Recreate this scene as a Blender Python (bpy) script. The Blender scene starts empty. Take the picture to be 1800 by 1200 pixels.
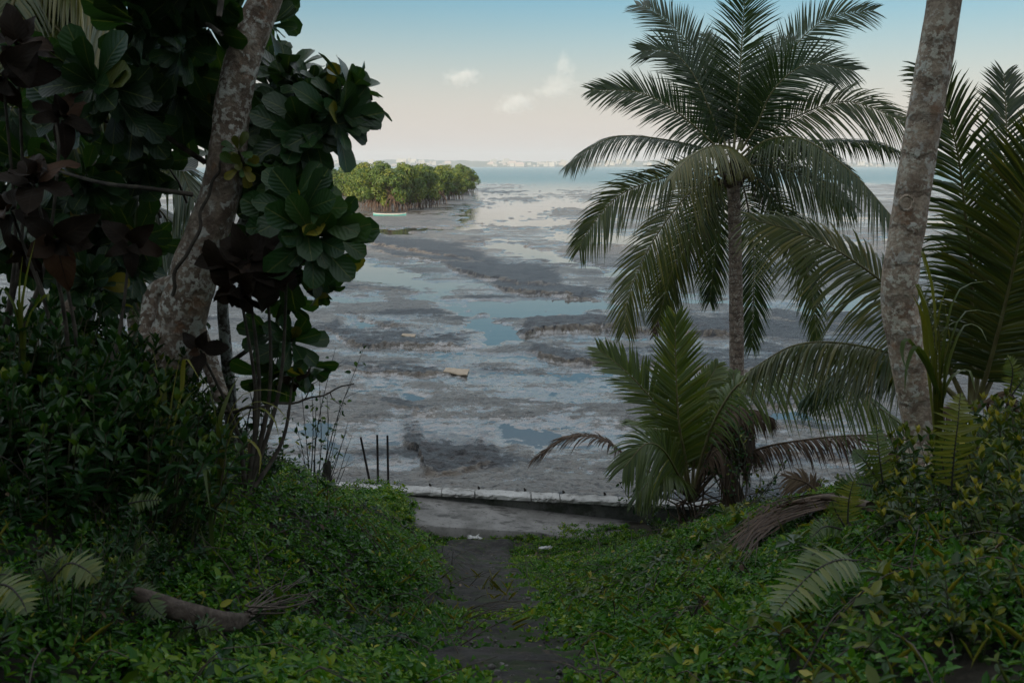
import bpy, math, random
import numpy as np
random.seed(7)
RNG = np.random.default_rng(11)
R = math.radians
C = bpy.context.scene.collection
sc = bpy.context.scene

# ------------------------------------------------------------------ camera
F = 1750.0
PITCH = R(10.01)
CAM = np.array((0.0, 0.0, 6.0))
FW = np.array((0, math.cos(PITCH), -math.sin(PITCH)))
UP = np.array((0, math.sin(PITCH), math.cos(PITCH)))
RT = np.array((1.0, 0, 0))
cd = bpy.data.cameras.new('camera')
cam = bpy.data.objects.new('camera', cd); C.objects.link(cam)
cam.location = CAM; cam.rotation_euler = (R(90) - PITCH, 0, 0)
cd.sensor_width = 36; cd.lens = 35; cd.clip_start = 0.05; cd.clip_end = 40000
cd.dof.use_dof = True; cd.dof.focus_distance = 20; cd.dof.aperture_fstop = 8.0
sc.camera = cam


def P(px, py, d):
    """point of the place seen at photo position (px,py), d metres out along Y"""
    v = FW + RT * (px - 900) / F + UP * (600 - py) / F
    return CAM + v * (d / v[1])


def G(px, py, z=0.0):
    v = FW + RT * (px - 900) / F + UP * (600 - py) / F
    return CAM + v * ((z - 6.0) / v[2])


# ------------------------------------------------------------------ noise
def _h(ix, iy, s):
    a = (ix.astype(np.int64) * 374761393 + iy.astype(np.int64) * 668265263 + s * 974711) & 0xffffffff
    a = ((a ^ (a >> 13)) * 1274126177) & 0xffffffff
    a = ((a ^ (a >> 16)) * 2246822519) & 0xffffffff
    return ((a ^ (a >> 15)) & 0xffffff) / float(0xffffff)


def vn(x, y, s=0):
    x = np.asarray(x, float); y = np.asarray(y, float)
    ix = np.floor(x); iy = np.floor(y); fx = x - ix; fy = y - iy
    fx = fx * fx * fx * (fx * (fx * 6 - 15) + 10); fy = fy * fy * fy * (fy * (fy * 6 - 15) + 10)
    a = _h(ix, iy, s); b = _h(ix + 1, iy, s); c = _h(ix, iy + 1, s); d = _h(ix + 1, iy + 1, s)
    return (a + (b - a) * fx) * (1 - fy) + (c + (d - c) * fx) * fy


def fbm(x, y, o=4, s=0):
    t = 0; a = .5; n = 0
    for i in range(o):
        t = t + a * vn(x * 2 ** i + 17.3 * i, y * 2 ** i - 9.1 * i, s + i); n += a; a *= .5
    return t / n - .5


def sst(a, b, x):
    t = np.clip((x - a) / (b - a), 0, 1); return t * t * (3 - 2 * t)


def nrm(v):
    v = np.asarray(v, float)
    return v / np.maximum(np.linalg.norm(v, axis=-1, keepdims=True), 1e-9)


# ------------------------------------------------------------------ mesh builder
class MB:
    def __init__(s): s.V = []; s.Q = []; s.U = []; s.A = []; s.M = []; s.n = 0

    def add(s, V, Q, U=None, var=0.5, m=0):
        V = np.asarray(V, float).reshape(-1, 3); Q = np.asarray(Q, int).reshape(-1, 4); n = len(V)
        s.V.append(V); s.Q.append(Q + s.n)
        s.U.append(np.zeros((n, 2)) if U is None else np.asarray(U, float).reshape(-1, 2))
        s.A.append(np.broadcast_to(np.asarray(var, float), (n,)).copy())
        s.M.append(np.full(len(Q), m, int)); s.n += n

    def tube(s, pts, rad, seg=8, m=0, var=.5, cap=True):
        pts = np.asarray(pts, float); k = len(pts)
        rad = np.broadcast_to(np.asarray(rad, float), (k,))
        T = np.gradient(pts, axis=0); T = nrm(T)
        ref = np.array((0, 0, 1.)) if abs(T[0][2]) < .9 else np.array((0, 1., 0))
        X = nrm(np.cross(T, np.broadcast_to(ref, T.shape))); Y = np.cross(X, T)
        a = np.linspace(0, 2 * np.pi, seg, endpoint=False)
        V = pts[:, None] + (X[:, None] * np.cos(a)[None, :, None] + Y[:, None] * np.sin(a)[None, :, None]) * rad[:, None, None]
        i = np.arange(k - 1)[:, None] * seg; j = np.arange(seg)[None]; j2 = (j + 1) % seg
        Q = np.stack((i + j, i + seg + j, i + seg + j2, i + j2), -1).reshape(-1, 4)
        ln = np.concatenate(([0], np.cumsum(np.linalg.norm(np.diff(pts, axis=0), axis=1))))
        U = np.stack((np.broadcast_to(a / 6.2832, (k, seg)), np.broadcast_to(ln[:, None], (k, seg))), -1)
        s.add(V, Q, U, var, m)
        if cap and seg % 2 == 0:
            for r in (0, k - 1):
                o = s.n - k * seg + r * seg
                for b in range(seg // 2 - 1):
                    q = (o + b, o + b + 1, o + seg - 2 - b, o + seg - 1 - b)
                    s.Q.append(np.array([q if r == 0 else q[::-1]])[:, ::-1]); s.M.append(np.array([m]))

    def box(s, c, sz, rz=0, m=0, var=.5, tilt=0, jit=0):
        x, y, z = np.array(sz) / 2
        V = np.array([(-x, -y, -z), (x, -y, -z), (x, y, -z), (-x, y, -z), (-x, -y, z), (x, -y, z), (x, y, z), (-x, y, z)])
        if jit: V = V + RNG.uniform(-jit, jit, V.shape)
        ct, st = math.cos(tilt), math.sin(tilt)
        V = np.stack((V[:, 0] * ct + V[:, 2] * st, V[:, 1], -V[:, 0] * st + V[:, 2] * ct), 1)
        cz, sz_ = math.cos(rz), math.sin(rz)
        V = np.stack((V[:, 0] * cz - V[:, 1] * sz_, V[:, 0] * sz_ + V[:, 1] * cz, V[:, 2]), 1) + np.asarray(c)
        s.add(V, [(0, 3, 2, 1), (4, 5, 6, 7), (0, 1, 5, 4), (1, 2, 6, 5), (2, 3, 7, 6), (3, 0, 4, 7)], None, var, m)

    def leaf(s, base, D, N, L, W, prof='ob', n=6, fold=.15, curl=.2, var=.5, m=0, wav=0.0):
        D = nrm(D); S = nrm(np.cross(D, N)); N = np.cross(S, D)
        t = np.linspace(0, 1, n + 1)
        if prof == 'ob': w = np.interp(t, [0, .12, .35, .65, .85, .95, 1], [.05, .16, .5, .92, 1, .75, .28])
        elif prof == 'el': w = np.interp(t, [0, .15, .4, .65, .9, 1], [.06, .6, 1, .9, .4, .03])
        elif prof == 'ov': w = np.interp(t, [0, .1, .3, .6, .9, 1], [.2, .75, 1, .85, .35, .03])
        else: w = np.interp(t, [0, .1, .5, 1], [.6, 1, .8, .05])
        c = base + D * (t * L)[:, None] - N * (curl * L * t * t)[:, None]
        Nt = N + D * (2 * curl * t)[:, None]
        Nt = nrm(Nt)
        off = (w * W / 2)[:, None]
        wv = (wav * W * np.sin(t * 9 + var * 20))[:, None] * Nt
        Lf = c - S * off + Nt * off * fold * 2 + wv; Rt = c + S * off + Nt * off * fold * 2 - wv
        V = np.stack((Lf, c, Rt), 1).reshape(-1, 3)
        U = np.stack((np.tile([0, .5, 1.], n + 1), np.repeat(t, 3)), 1)
        i = np.arange(n) * 3
        Q = np.concatenate((np.stack((i, i + 1, i + 4, i + 3), 1), np.stack((i + 1, i + 2, i + 5, i + 4), 1)))
        s.add(V, Q, U, var, m)

    def bulk(s, p, D, N, L, W, var, fold=.25, curl=.15, m=0):
        """many small pointed leaves at once"""
        k = len(p); D = nrm(D); S = nrm(np.cross(D, N)); N = np.cross(S, D)
        L = np.broadcast_to(L, (k,))[:, None]; W = np.broadcast_to(W, (k,))[:, None]
        b = p; t = p + D * L - N * L * curl
        def pt(u, w, sg): return p + D * L * u + S * sg * W * .5 * w + N * (W * .5 * w * fold * 2 - L * curl * u * u)
        V = np.stack((b, pt(.28, .85, 1), pt(.68, .8, 1), t, pt(.68, .8, -1), pt(.28, .85, -1)), 1).reshape(-1, 3)
        o = np.arange(k)[:, None] * 6
        Q = np.concatenate((o + np.array([[0, 1, 2, 3]]), o + np.array([[0, 3, 4, 5]])))
        U = np.tile(np.array([(.5, 0), (1, .28), (1, .68), (.5, 1), (0, .68), (0, .28)]), (k, 1))
        s.add(V, Q, U, np.repeat(np.broadcast_to(var, (k,)), 6), m)

    def build(s, name, mats, parent=None, loc=None, smooth=True):
        if loc is None: loc = np.array(parent['_o']) if parent is not None else np.zeros(3)
        V = np.concatenate(s.V) - np.asarray(loc); Q = np.concatenate(s.Q); U = np.concatenate(s.U); A = np.concatenate(s.A); M = np.concatenate(s.M)
        me = bpy.data.meshes.new(name)
        me.vertices.add(len(V)); me.vertices.foreach_set('co', V.astype(np.float32).ravel())
        me.loops.add(Q.size); me.loops.foreach_set('vertex_index', Q.astype(np.int32).ravel())
        me.polygons.add(len(Q)); me.polygons.foreach_set('loop_start', (np.arange(len(Q)) * 4).astype(np.int32))
        me.polygons.foreach_set('material_index', M.astype(np.int32))
        me.update(calc_edges=True)
        me.polygons.foreach_set('use_smooth', np.full(len(Q), smooth))
        uv = me.uv_layers.new(name='UVMap'); uv.data.foreach_set('uv', U[Q.ravel()].astype(np.float32).ravel())
        at = me.attributes.new('var', 'FLOAT', 'POINT'); at.data.foreach_set('value', A.astype(np.float32))
        for mm in (mats if isinstance(mats, (list, tuple)) else [mats]): me.materials.append(mm)
        o = bpy.data.objects.new(name, me); C.objects.link(o)
        if parent is not None: o.parent = parent; o['_o'] = parent['_o']
        else: o.location = loc; o['_o'] = [float(q) for q in loc]
        return o


def thing(name, label, cat, loc, group=None):
    o = bpy.data.objects.new(name, None); C.objects.link(o); o.empty_display_size = .2
    o.location = loc; o['_o'] = [float(q) for q in loc]
    o['label'] = label; o['category'] = cat
    if group: o['group'] = group
    return o


def tag(o, label=None, cat=None, group=None, kind=None):
    if label: o['label'] = label
    if cat: o['category'] = cat
    if group: o['group'] = group
    if kind: o['kind'] = kind
    return o


def dup(root, loc, rz=0, sc_=1, label=None, group=None):
    r = root.copy(); C.objects.link(r); r.location = loc; r.rotation_euler = (0, 0, rz)
    r.scale = (sc_, sc_, sc_) if not hasattr(sc_, '__len__') else sc_
    if label: r['label'] = label
    if group: r['group'] = group
    for ch in list(root.children):
        c = ch.copy(); C.objects.link(c); c.parent = r
        for g in ch.children:
            d = g.copy(); C.objects.link(d); d.parent = c
    return r


def spline(pts, n=24):
    p = np.asarray(pts, float)
    if len(p) == 2: p = np.array((p[0], (p[0] + p[1]) / 2, p[1]))
    e = np.concatenate(([2 * p[0] - p[1]], p, [2 * p[-1] - p[-2]]))
    out = []; k = len(p) - 1
    for t in np.linspace(0, k, n):
        i = min(int(t), k - 1); f = t - i; a, b, c, d = e[i:i + 4]
        out.append(.5 * (2 * b + (c - a) * f + (2 * a - 5 * b + 4 * c - d) * f * f + (3 * b - a - 3 * c + d) * f ** 3))
    return np.array(out)


# ------------------------------------------------------------------ materials
def new(name):
    m = bpy.data.materials.new(name); m.use_nodes = True
    nt = m.node_tree; nt.nodes.clear()
    return m, nt


class NT:
    def __init__(s, nt): s.t = nt
    def n(s, typ, **kw):
        x = s.t.nodes.new('ShaderNode' + typ)
        ins = kw.pop('i', {})
        for k, v in kw.items(): setattr(x, k, v)
        for k, v in ins.items(): s.set(x, k, v)
        return x
    def set(s, x, k, v):
        sk = x.inputs[k]
        if isinstance(v, bpy.types.NodeSocket): s.t.links.new(v, sk)
        elif isinstance(v, bpy.types.Node): s.t.links.new(v.outputs[0], sk)
        else:
            if hasattr(sk.default_value, '__len__') and len(sk.default_value) == 4 and len(v) == 3: v = (*v, 1)
            sk.default_value = v
    def math(s, op, a, b=0.0, c=False):
        x = s.n('Math', operation=op, use_clamp=c); s.set(x, 0, a); s.set(x, 1, b); return x.outputs[0]
    def mix(s, f, a, b, bt='MIX'):
        x = s.n('Mix', data_type='RGBA', blend_type=bt); s.set(x, 0, f); s.set(x, 6, a); s.set(x, 7, b); return x.outputs[2]
    def mapr(s, v, a, b, c=0.0, d=1.0, sm=True):
        x = s.n('MapRange', interpolation_type='SMOOTHSTEP' if sm else 'LINEAR'); s.set(x, 0, v)
        for k, q in zip((1, 2, 3, 4), (a, b, c, d)): s.set(x, k, q)
        return x.outputs[0]
    def noise(s, vec, scale, det=4, rough=.55, dist=0):
        x = s.n('TexNoise'); s.set(x, 'Vector', vec); s.set(x, 'Scale', scale); s.set(x, 'Detail', det); s.set(x, 'Roughness', rough); s.set(x, 'Distortion', dist)
        return x.outputs[0]
    def scalev(s, vec, sc_):
        x = s.n('VectorMath', operation='MULTIPLY'); s.set(x, 0, vec); s.set(x, 1, sc_); return x.outputs[0]
    def bump(s, h, st, dist=.02, normal=None):
        x = s.n('Bump'); s.set(x, 'Strength', st); s.set(x, 'Distance', dist); s.set(x, 'Height', h)
        if normal is not None: s.set(x, 'Normal', normal)
        return x.outputs[0]
    def ramp(s, f, stops):
        x = s.n('ValToRGB'); s.set(x, 0, f); e = x.color_ramp.elements
        while len(e) < len(stops): e.new(0.5)
        for q, (p_, c_) in zip(e, stops): q.position = p_; q.color = (*c_, 1)
        return x.outputs[0]
    def out(s, sh, vol=None, disp=None):
        o = s.n('OutputMaterial')
        if sh is not None: s.t.links.new(sh.outputs[0] if isinstance(sh, bpy.types.Node) else sh, o.inputs[0])


def leaf_mat(name, stops, rough=.4, trans=.2, vein=None, tcol=None, vs=14.0, spec=.5, blot=None):
    m, nt = new(name); k = NT(nt)
    var = k.n('Attribute', attribute_name='var').outputs['Fac']
    col = k.ramp(var, stops)
    uv = k.n('TexCoord').outputs['UV']
    xyz = k.n('SeparateXYZ', i={0: uv}); u, v = xyz.outputs[0], xyz.outputs[1]
    au = k.math('ABSOLUTE', k.math('SUBTRACT', u, .5))
    nor = None
    oc = k.n('TexCoord').outputs['Object']
    nz = k.noise(oc, 9, 3)
    col = k.mix(k.mapr(nz, .3, .7, .0, .45), col, (col), 'MULTIPLY') if False else col
    if blot:
        col = k.mix(k.mapr(k.noise(oc, 30, 3), .56, .66), col, blot)
    if vein:
        mid = k.mapr(au, .012, .035, 1, 0)
        w = k.math('SINE', k.math('MULTIPLY', k.math('SUBTRACT', v, k.math('MULTIPLY', au, .55)), vs * 6.2832))
        sv = k.math('MULTIPLY', k.mapr(w, .86, .99, 0, .22), k.mapr(au, .0, .45, 1, .3))
        col = k.mix(k.math('MAXIMUM', mid, sv), col, vein)
        nor = k.bump(k.math('ADD', w, k.math('MULTIPLY', mid, -2)), .14, .004)
    p = k.n('BsdfPrincipled', i={'Base Color': col, 'Roughness': rough, 'Specular IOR Level': spec})
    if nor is not None: k.set(p, 'Normal', nor)
    if trans > 0:
        tc = k.mix(1.0, col, tcol or (1.6, 1.5, .5), 'MULTIPLY')
        t = k.n('BsdfTranslucent', i={0: tc})
        x = k.n('MixShader', i={0: trans, 1: p.outputs[0], 2: t.outputs[0]})
        k.out(x)
    else: k.out(p)
    return m


def plain(name, col, rough=.7, col2=None, sc_=6, bump=0.0, spec=.4, bs=30, grain=None):
    m, nt = new(name); k = NT(nt); oc = k.n('TexCoord').outputs['Object']
    c = col
    if col2 is not None:
        v = oc if grain is None else k.scalev(oc, grain)
        c = k.mix(k.mapr(k.noise(v, sc_, 5), .35, .65), col, col2)
    p = k.n('BsdfPrincipled', i={'Base Color': c, 'Roughness': rough, 'Specular IOR Level': spec})
    if bump: k.set(p, 'Normal', k.bump(k.noise(oc, bs, 5), bump, .02))
    k.out(p); return m


def bark_mat(name, base, dark, lichen, la=.55, orange=0, ringd=0, white=.6):
    m, nt = new(name); k = NT(nt); oc = k.n('TexCoord').outputs['Object']
    uv = k.n('TexCoord').outputs['UV']; xyz = k.n('SeparateXYZ', i={0: uv}); v = xyz.outputs[1]
    n1 = k.noise(oc, 9, 6, .65); n2 = k.noise(oc, 28, 5, .6); n3 = k.noise(oc, 5, 4)
    c = k.mix(k.mapr(n1, .35, .65), base, dark)
    c = k.mix(k.mapr(k.noise(oc, 45, 4, .7), .48, .64, 0, .4), c, tuple(q * .6 for q in dark))
    # pale crusty lichen in hard-edged patches
    vo = k.n('TexVoronoi', i={'Vector': k.n('VectorMath', operation='ADD', i={0: oc, 1: k.scalev(k.n('TexNoise', i={'Vector': oc, 'Scale': 22.0}).outputs[1], (.09, .09, .09))}).outputs[0], 'Scale': 13.0})
    pa = k.math('MULTIPLY', k.mapr(n2, la - .04, la + .02), k.mapr(n3, .36, .58))
    c = k.mix(k.math('MULTIPLY', pa, .85), c, lichen)
    big = k.mapr(k.math('ADD', k.noise(oc, 7, 4, .6), k.math('MULTIPLY', n2, .25)), .72, .76)
    c = k.mix(k.math('MULTIPLY', big, white), c, tuple(min(.75, q * 1.35) for q in lichen))
    if orange:
        z = k.n('SeparateXYZ', i={0: oc}).outputs[2]
        c = k.mix(k.math('MULTIPLY', k.mapr(k.noise(oc, 6, 5, .7), .55, .66, 0, .75), orange), c, (.36, .15, .06))
    h = k.math('ADD', k.math('MULTIPLY', n2, .8), k.math('MULTIPLY', n1, 1.0))
    if ringd:
        rw = k.math('SINE', k.math('ADD', k.math('MULTIPLY', v, 6.2832 * ringd), k.math('MULTIPLY', n1, 7)))
        h = k.math('ADD', h, k.math('MULTIPLY', k.mapr(rw, .6, 1), -.5))
        c = k.mix(k.mapr(rw, .8, 1, 0, .5), c, tuple(q * .5 for q in dark))
    p = k.n('BsdfPrincipled', i={'Base Color': c, 'Roughness': .85, 'Specular IOR Level': .25, 'Normal': k.bump(h, .8, .025)})
    k.out(p); return m


M = {}
def setup_mats():
    M['frond'] = leaf_mat('coconut_leaflet', [(0, (.014, .034, .010)), (.45, (.034, .060, .014)), (.8, (.085, .098, .02)), (1, (.18, .16, .045))], .30, .30, spec=.6)
    M['frond_y'] = leaf_mat('young_leaflet', [(0, (.040, .072, .014)), (.5, (.080, .118, .020)), (1, (.17, .17, .035))], .36, .35)
    M['rach'] = plain('rachis', (.16, .15, .06), .55, (.11, .09, .035), 8)
    M['deadf'] = leaf_mat('dead_leaflet', [(0, (.035, .022, .015)), (.5, (.085, .055, .036)), (1, (.19, .14, .09))], .7, .1, tcol=(1.2, 1, .7), spec=.2)
    M['drach'] = plain('dead_rachis', (.13, .085, .05), .7, (.07, .045, .03), 12)
    M['almond'] = leaf_mat('almond_leaf', [(0, (.012, .030, .012)), (.5, (.022, .068, .018)), (.85, (.045, .100, .020)), (.93, (.10, .11, .02)), (1, (.26, .22, .03))], .36, .24, vein=(.10, .13, .04), vs=9, spec=.45)
    M['copper'] = leaf_mat('copper_leaf', [(0, (.010, .0075, .0055)), (.6, (.021, .0145, .010)), (1, (.07, .038, .022))], .6, .1, vein=(.028, .020, .014), vs=8, tcol=(1.5, .9, .5), spec=.1)
    M['shrub'] = leaf_mat('shrub_leaf', [(0, (.009, .034, .010)), (.5, (.017, .055, .014)), (.8, (.060, .115, .016)), (1, (.20, .20, .03))], .25, .25, spec=.2)
    M['shrub_y'] = leaf_mat('shrub_leaf_pale', [(0, (.012, .038, .010)), (.5, (.036, .072, .013)), (.8, (.145, .16, .02)), (1, (.36, .30, .05))], .28, .28, spec=.25)
    M['cover'] = leaf_mat('cover_leaf', [(0, (.007, .036, .006)), (.5, (.042, .135, .012)), (.85, (.16, .24, .022)), (1, (.30, .28, .04))], .25, .30, spec=.18)
    M['fern'] = leaf_mat('fern_leaf', [(0, (.02, .055, .016)), (.5, (.055, .095, .018)), (1, (.15, .16, .03))], .4, .25)
    M['strap'] = leaf_mat('strap_leaf', [(0, (.03, .065, .016)), (.5, (.09, .115, .022)), (1, (.26, .24, .045))], .4, .35, spec=.35)
    M['mangrove'] = leaf_mat('mangrove_leaf', [(0, (.026, .075, .014)), (.5, (.095, .155, .022)), (1, (.24, .25, .035))], .55, .25)
    M['mroot'] = plain('mangrove_root', (.15, .10, .075), .85, (.07, .045, .035), 1.5)
    M['twig'] = plain('twig', (.09, .075, .058), .85, (.04, .032, .025), 14)
    M['dtwig'] = plain('dark_twig', (.03, .026, .022), .85)
    M['stem'] = plain('green_stem', (.05, .06, .025), .7, (.07, .055, .03), 10)
    M['bark_l'] = bark_mat('leaning_bark', (.34, .265, .205), (.14, .10, .075), (.60, .57, .51), .53, .5, 0)
    M['bark_r'] = bark_mat('coconut_bark', (.52, .41, .32), (.25, .18, .135), (.68, .63, .54), .54, .45, 4.0, .35)
    M['bark_p'] = bark_mat('palm_bark', (.27, .20, .155), (.12, .085, .065), (.42, .37, .31), .56, 0, 7.0, .25)
    M['bark_s'] = bark_mat('slim_bark', (.13, .12, .10), (.06, .05, .042), (.32, .33, .32), .5, 0, 0)
    M['fibre'] = plain('palm_fibre', (.045, .028, .018), .9, (.09, .06, .035), 20, .6)
    M['nut'] = plain('coconut_husk', (.20, .19, .05), .5, (.13, .12, .03), 6)
    M['husk'] = plain('dry_spathe', (.060, .042, .032), .8, (.11, .085, .068), 3, .5, bs=30, grain=(1, 12, 12))
    M['post'] = plain('post_wood', (.022, .018, .016), .85, (.04, .03, .025), 30)
    M['card'] = plain('driftboard', (.42, .33, .24), .85, (.32, .25, .18), 9, .3)
    M['litter'] = plain('litter_white', (.62, .62, .62), .6, (.45, .44, .42), 12)


# ------------------------------------------------------------------ plants
def frond(pts, L=.8, nl=70, droop=.35, face=None, v=.25, wid=.035, tone=.4, dead=False, ragged=.1, root=None, mats=None,
          t0=.10, ang=(68, 28), name='frond', rr=.018, label=None, dz=1.0):
    c = spline(pts, 40)
    seg = np.linalg.norm(np.diff(c, axis=0), axis=1); s = np.concatenate(([0], np.cumsum(seg))); tot = s[-1]; s /= tot
    T = nrm(np.gradient(c, axis=0))
    mb = MB()
    for side in (-1, 1):
        t = t0 + (1 - t0) * (np.arange(nl) + (.25 if side > 0 else .75)) / nl
        t = np.clip(t + RNG.normal(0, .15 / nl, nl), 0, .998)
        p = np.stack([np.interp(t, s, c[:, i]) for i in range(3)], 1)
        Tt = nrm(np.stack([np.interp(t, s, T[:, i]) for i in range(3)], 1))
        U = np.broadcast_to(np.array((0, 0, 1.)) if face is None else nrm(face), Tt.shape)
        N = nrm(U - Tt * (U * Tt).sum(1, keepdims=True)); S = np.cross(Tt, N) * side
        u = (t - t0) / (1 - t0)
        ln = L * np.interp(u, [0, .08, .25, .5, .75, .92, 1], [.45, .72, .96, 1, .84, .55, .32]) * RNG.uniform(.88, 1.08, nl)
        if ragged: ln *= np.where(RNG.random(nl) < ragged, RNG.uniform(.25, .8, nl), 1)
        a = np.radians(np.interp(u, [0, 1], ang) + RNG.normal(0, 2.5, nl))
        vv = v + RNG.normal(0, .05, nl)
        D = Tt * np.cos(a)[:, None] + (S * np.cos(vv)[:, None] + N * np.sin(vv)[:, None]) * np.sin(a)[:, None]
        Wd = nrm(Tt - D * (Tt * D).sum(1, keepdims=True)); Ln = nrm(np.cross(D, Wd))
        tw = RNG.normal(0, .25, nl)[:, None]; Wd = nrm(Wd * np.cos(tw) + Ln * np.sin(tw)); Ln = np.cross(D, Wd)
        k = np.array([0, .12, .4, .7, 1.0]); wp = np.array([.45, .9, 1, .7, .06])
        dr = droop * (1 + RNG.normal(0, .18, nl))
        q = p[:, None] + D[:, None] * (ln[:, None] * k)[:, :, None]
        q = q - np.array((0, 0, 1.)) * (dr[:, None] * ln[:, None] * k ** 2 * dz)[:, :, None]
        # keep the length when the tip hangs
        w = (wid * wp)[None, :, None] * .5 * (.75 + .35 * np.interp(u, [0, .5, 1], [.9, 1, .55]))[:, None, None]
        if dead: w = w * RNG.uniform(.5, 1, (nl, 1, 1))
        up_ = Ln[:, None] * w * .5 * np.sign((Ln * N).sum(1))[:, None, None]
        Lf = q - Wd[:, None] * w - up_; Rg = q + Wd[:, None] * w - up_
        V = np.stack((Lf, q, Rg), 2)      # nl,5,3,3
        o = np.arange(nl)[:, None, None] * 15; i = np.arange(4)[None, :, None] * 3; j = np.arange(2)[None, None, :]
        b = o + i + j
        Q = np.stack((b, b + 1, b + 4, b + 3), -1).reshape(-1, 4)
        UVv = np.stack((np.broadcast_to([0, .5, 1.], (nl, 5, 3)), np.broadcast_to(k[None, :, None], (nl, 5, 3))), -1)
        var = np.clip(tone + RNG.normal(0, .12, nl), 0, 1)
        mb.add(V, Q, UVv, np.repeat(var, 15))
    ms = mats or ((M['deadf'], M['drach']) if dead else (M['frond'], M['rach']))
    fo = mb.build(name, ms[0], root)
    if label: fo['label'] = label
    rb = MB(); rb.tube(c, rr * np.interp(s, [0, .1, .5, 1], [1.6, 1.2, .7, .18]), 6)
    rb.build('midrib', ms[1], fo)
    return fo


def dirv(az, el):
    return np.array((math.cos(el) * math.cos(az), math.cos(el) * math.sin(az), math.sin(el)))


def basis(ax):
    ax = nrm(ax); r = np.array((0, 0, 1.)) if abs(ax[2]) < .95 else np.array((1., 0, 0))
    x = nrm(np.cross(r, ax)); return x, np.cross(ax, x), ax


def rosette(mb, c, axis, L, n=12, tone=.45, yel=.0, W=.5, prof='ob', spread=(75, 15), curl=.22, wav=.02):
    X, Y, Z = basis(axis)
    for i in range(n):
        f = i / max(1, n - 1); az = i * 2.39996 + RNG.normal(0, .15)
        th = R(spread[0] + (spread[1] - spread[0]) * f + RNG.normal(0, 11))
        D = Z * math.cos(th) + (X * math.cos(az) + Y * math.sin(az)) * math.sin(th)
        N = Z * math.sin(th) - (X * math.cos(az) + Y * math.sin(az)) * math.cos(th)
        N = N + np.array((0, 0, .25)); ll = L * (1 - .4 * f ** 2) * RNG.uniform(.74, 1.16)
        D = D + np.array((0, 0, -.1))
        va = min(1, max(0, RNG.normal(tone, .13)))
        if RNG.random() < yel: va = RNG.uniform(.9, 1)
        mb.leaf(c + D * .02, D, N, ll, ll * W * RNG.uniform(.85, 1.12), prof, 8, .14, curl * RNG.uniform(.3, 1.6), va, 0, wav)


def fern_frond(pts, W, npair=26, tone=.6, root=None, hang=.1, face=None, name='frond', label=None, mat=None, cut=.8):
    c = spline(pts, 30); s = np.linspace(0, 1, 30); T = nrm(np.gradient(c, axis=0)); mb = MB()
    for side in (-1, 1):
        t = (np.arange(npair) + .5 + .2 * side) / npair * .96 + .03
        p = np.stack([np.interp(t, s, c[:, i]) for i in range(3)], 1); Tt = nrm(np.stack([np.interp(t, s, T[:, i]) for i in range(3)], 1))
        U = np.broadcast_to(np.array((0, 0, 1.)) if face is None else nrm(face), Tt.shape)
        N = nrm(U - Tt * (U * Tt).sum(1, keepdims=True)); S = np.cross(Tt, N) * side
        ln = W * np.interp(t, [0, .1, .35, .7, 1], [.45, .75, 1, .8, .12]) * RNG.uniform(.85, 1.08, npair)
        D = nrm(S + Tt * .28 + N * .08 + RNG.normal(0, .08, S.shape) - np.array((0, 0, hang)))
        var = np.clip(tone + RNG.normal(0, .12, npair), 0, 1)
        L0 = np.linalg.norm(np.diff(c, axis=0), axis=1).sum()
        for i in range(npair):
            mb.leaf(p[i], D[i], N[i] + RNG.normal(0, .15, 3), ln[i], L0 / npair * cut * 1.15, 'x', 4, .12, .15, var[i], 0, .06)
    f = mb.build(name, mat or M['fern'], root)
    if label: f['label'] = label
    r = MB(); r.tube(c, np.linspace(.005, .0015, 30), 5); r.build('stalk', M['dtwig'], f)
    return f


def strap_leaf(mb, pts, w, tone=.5, fold=.25, n=12):
    c = spline(pts, n); T = nrm(np.gradient(c, axis=0))
    U = np.array((0, 0, 1.)); S = np.cross(T, np.broadcast_to(U, T.shape)) + np.array((1e-3, 0, 0)); S = nrm(S); N = np.cross(S, T)
    t = np.linspace(0, 1, n); wd = (w * .5 * np.interp(t, [0, .2, .6, 1], [.6, 1, .8, .05]))[:, None]
    V = np.stack((c - S * wd + N * wd * fold, c, c + S * wd + N * wd * fold), 1)
    i = np.arange(n - 1) * 3
    Q = np.concatenate((np.stack((i, i + 1, i + 4, i + 3), 1), np.stack((i + 1, i + 2, i + 5, i + 4), 1)))
    Uv = np.stack((np.tile([0, .5, 1.], n), np.repeat(t, 3)), 1)
    mb.add(V, Q, Uv, tone)


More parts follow.
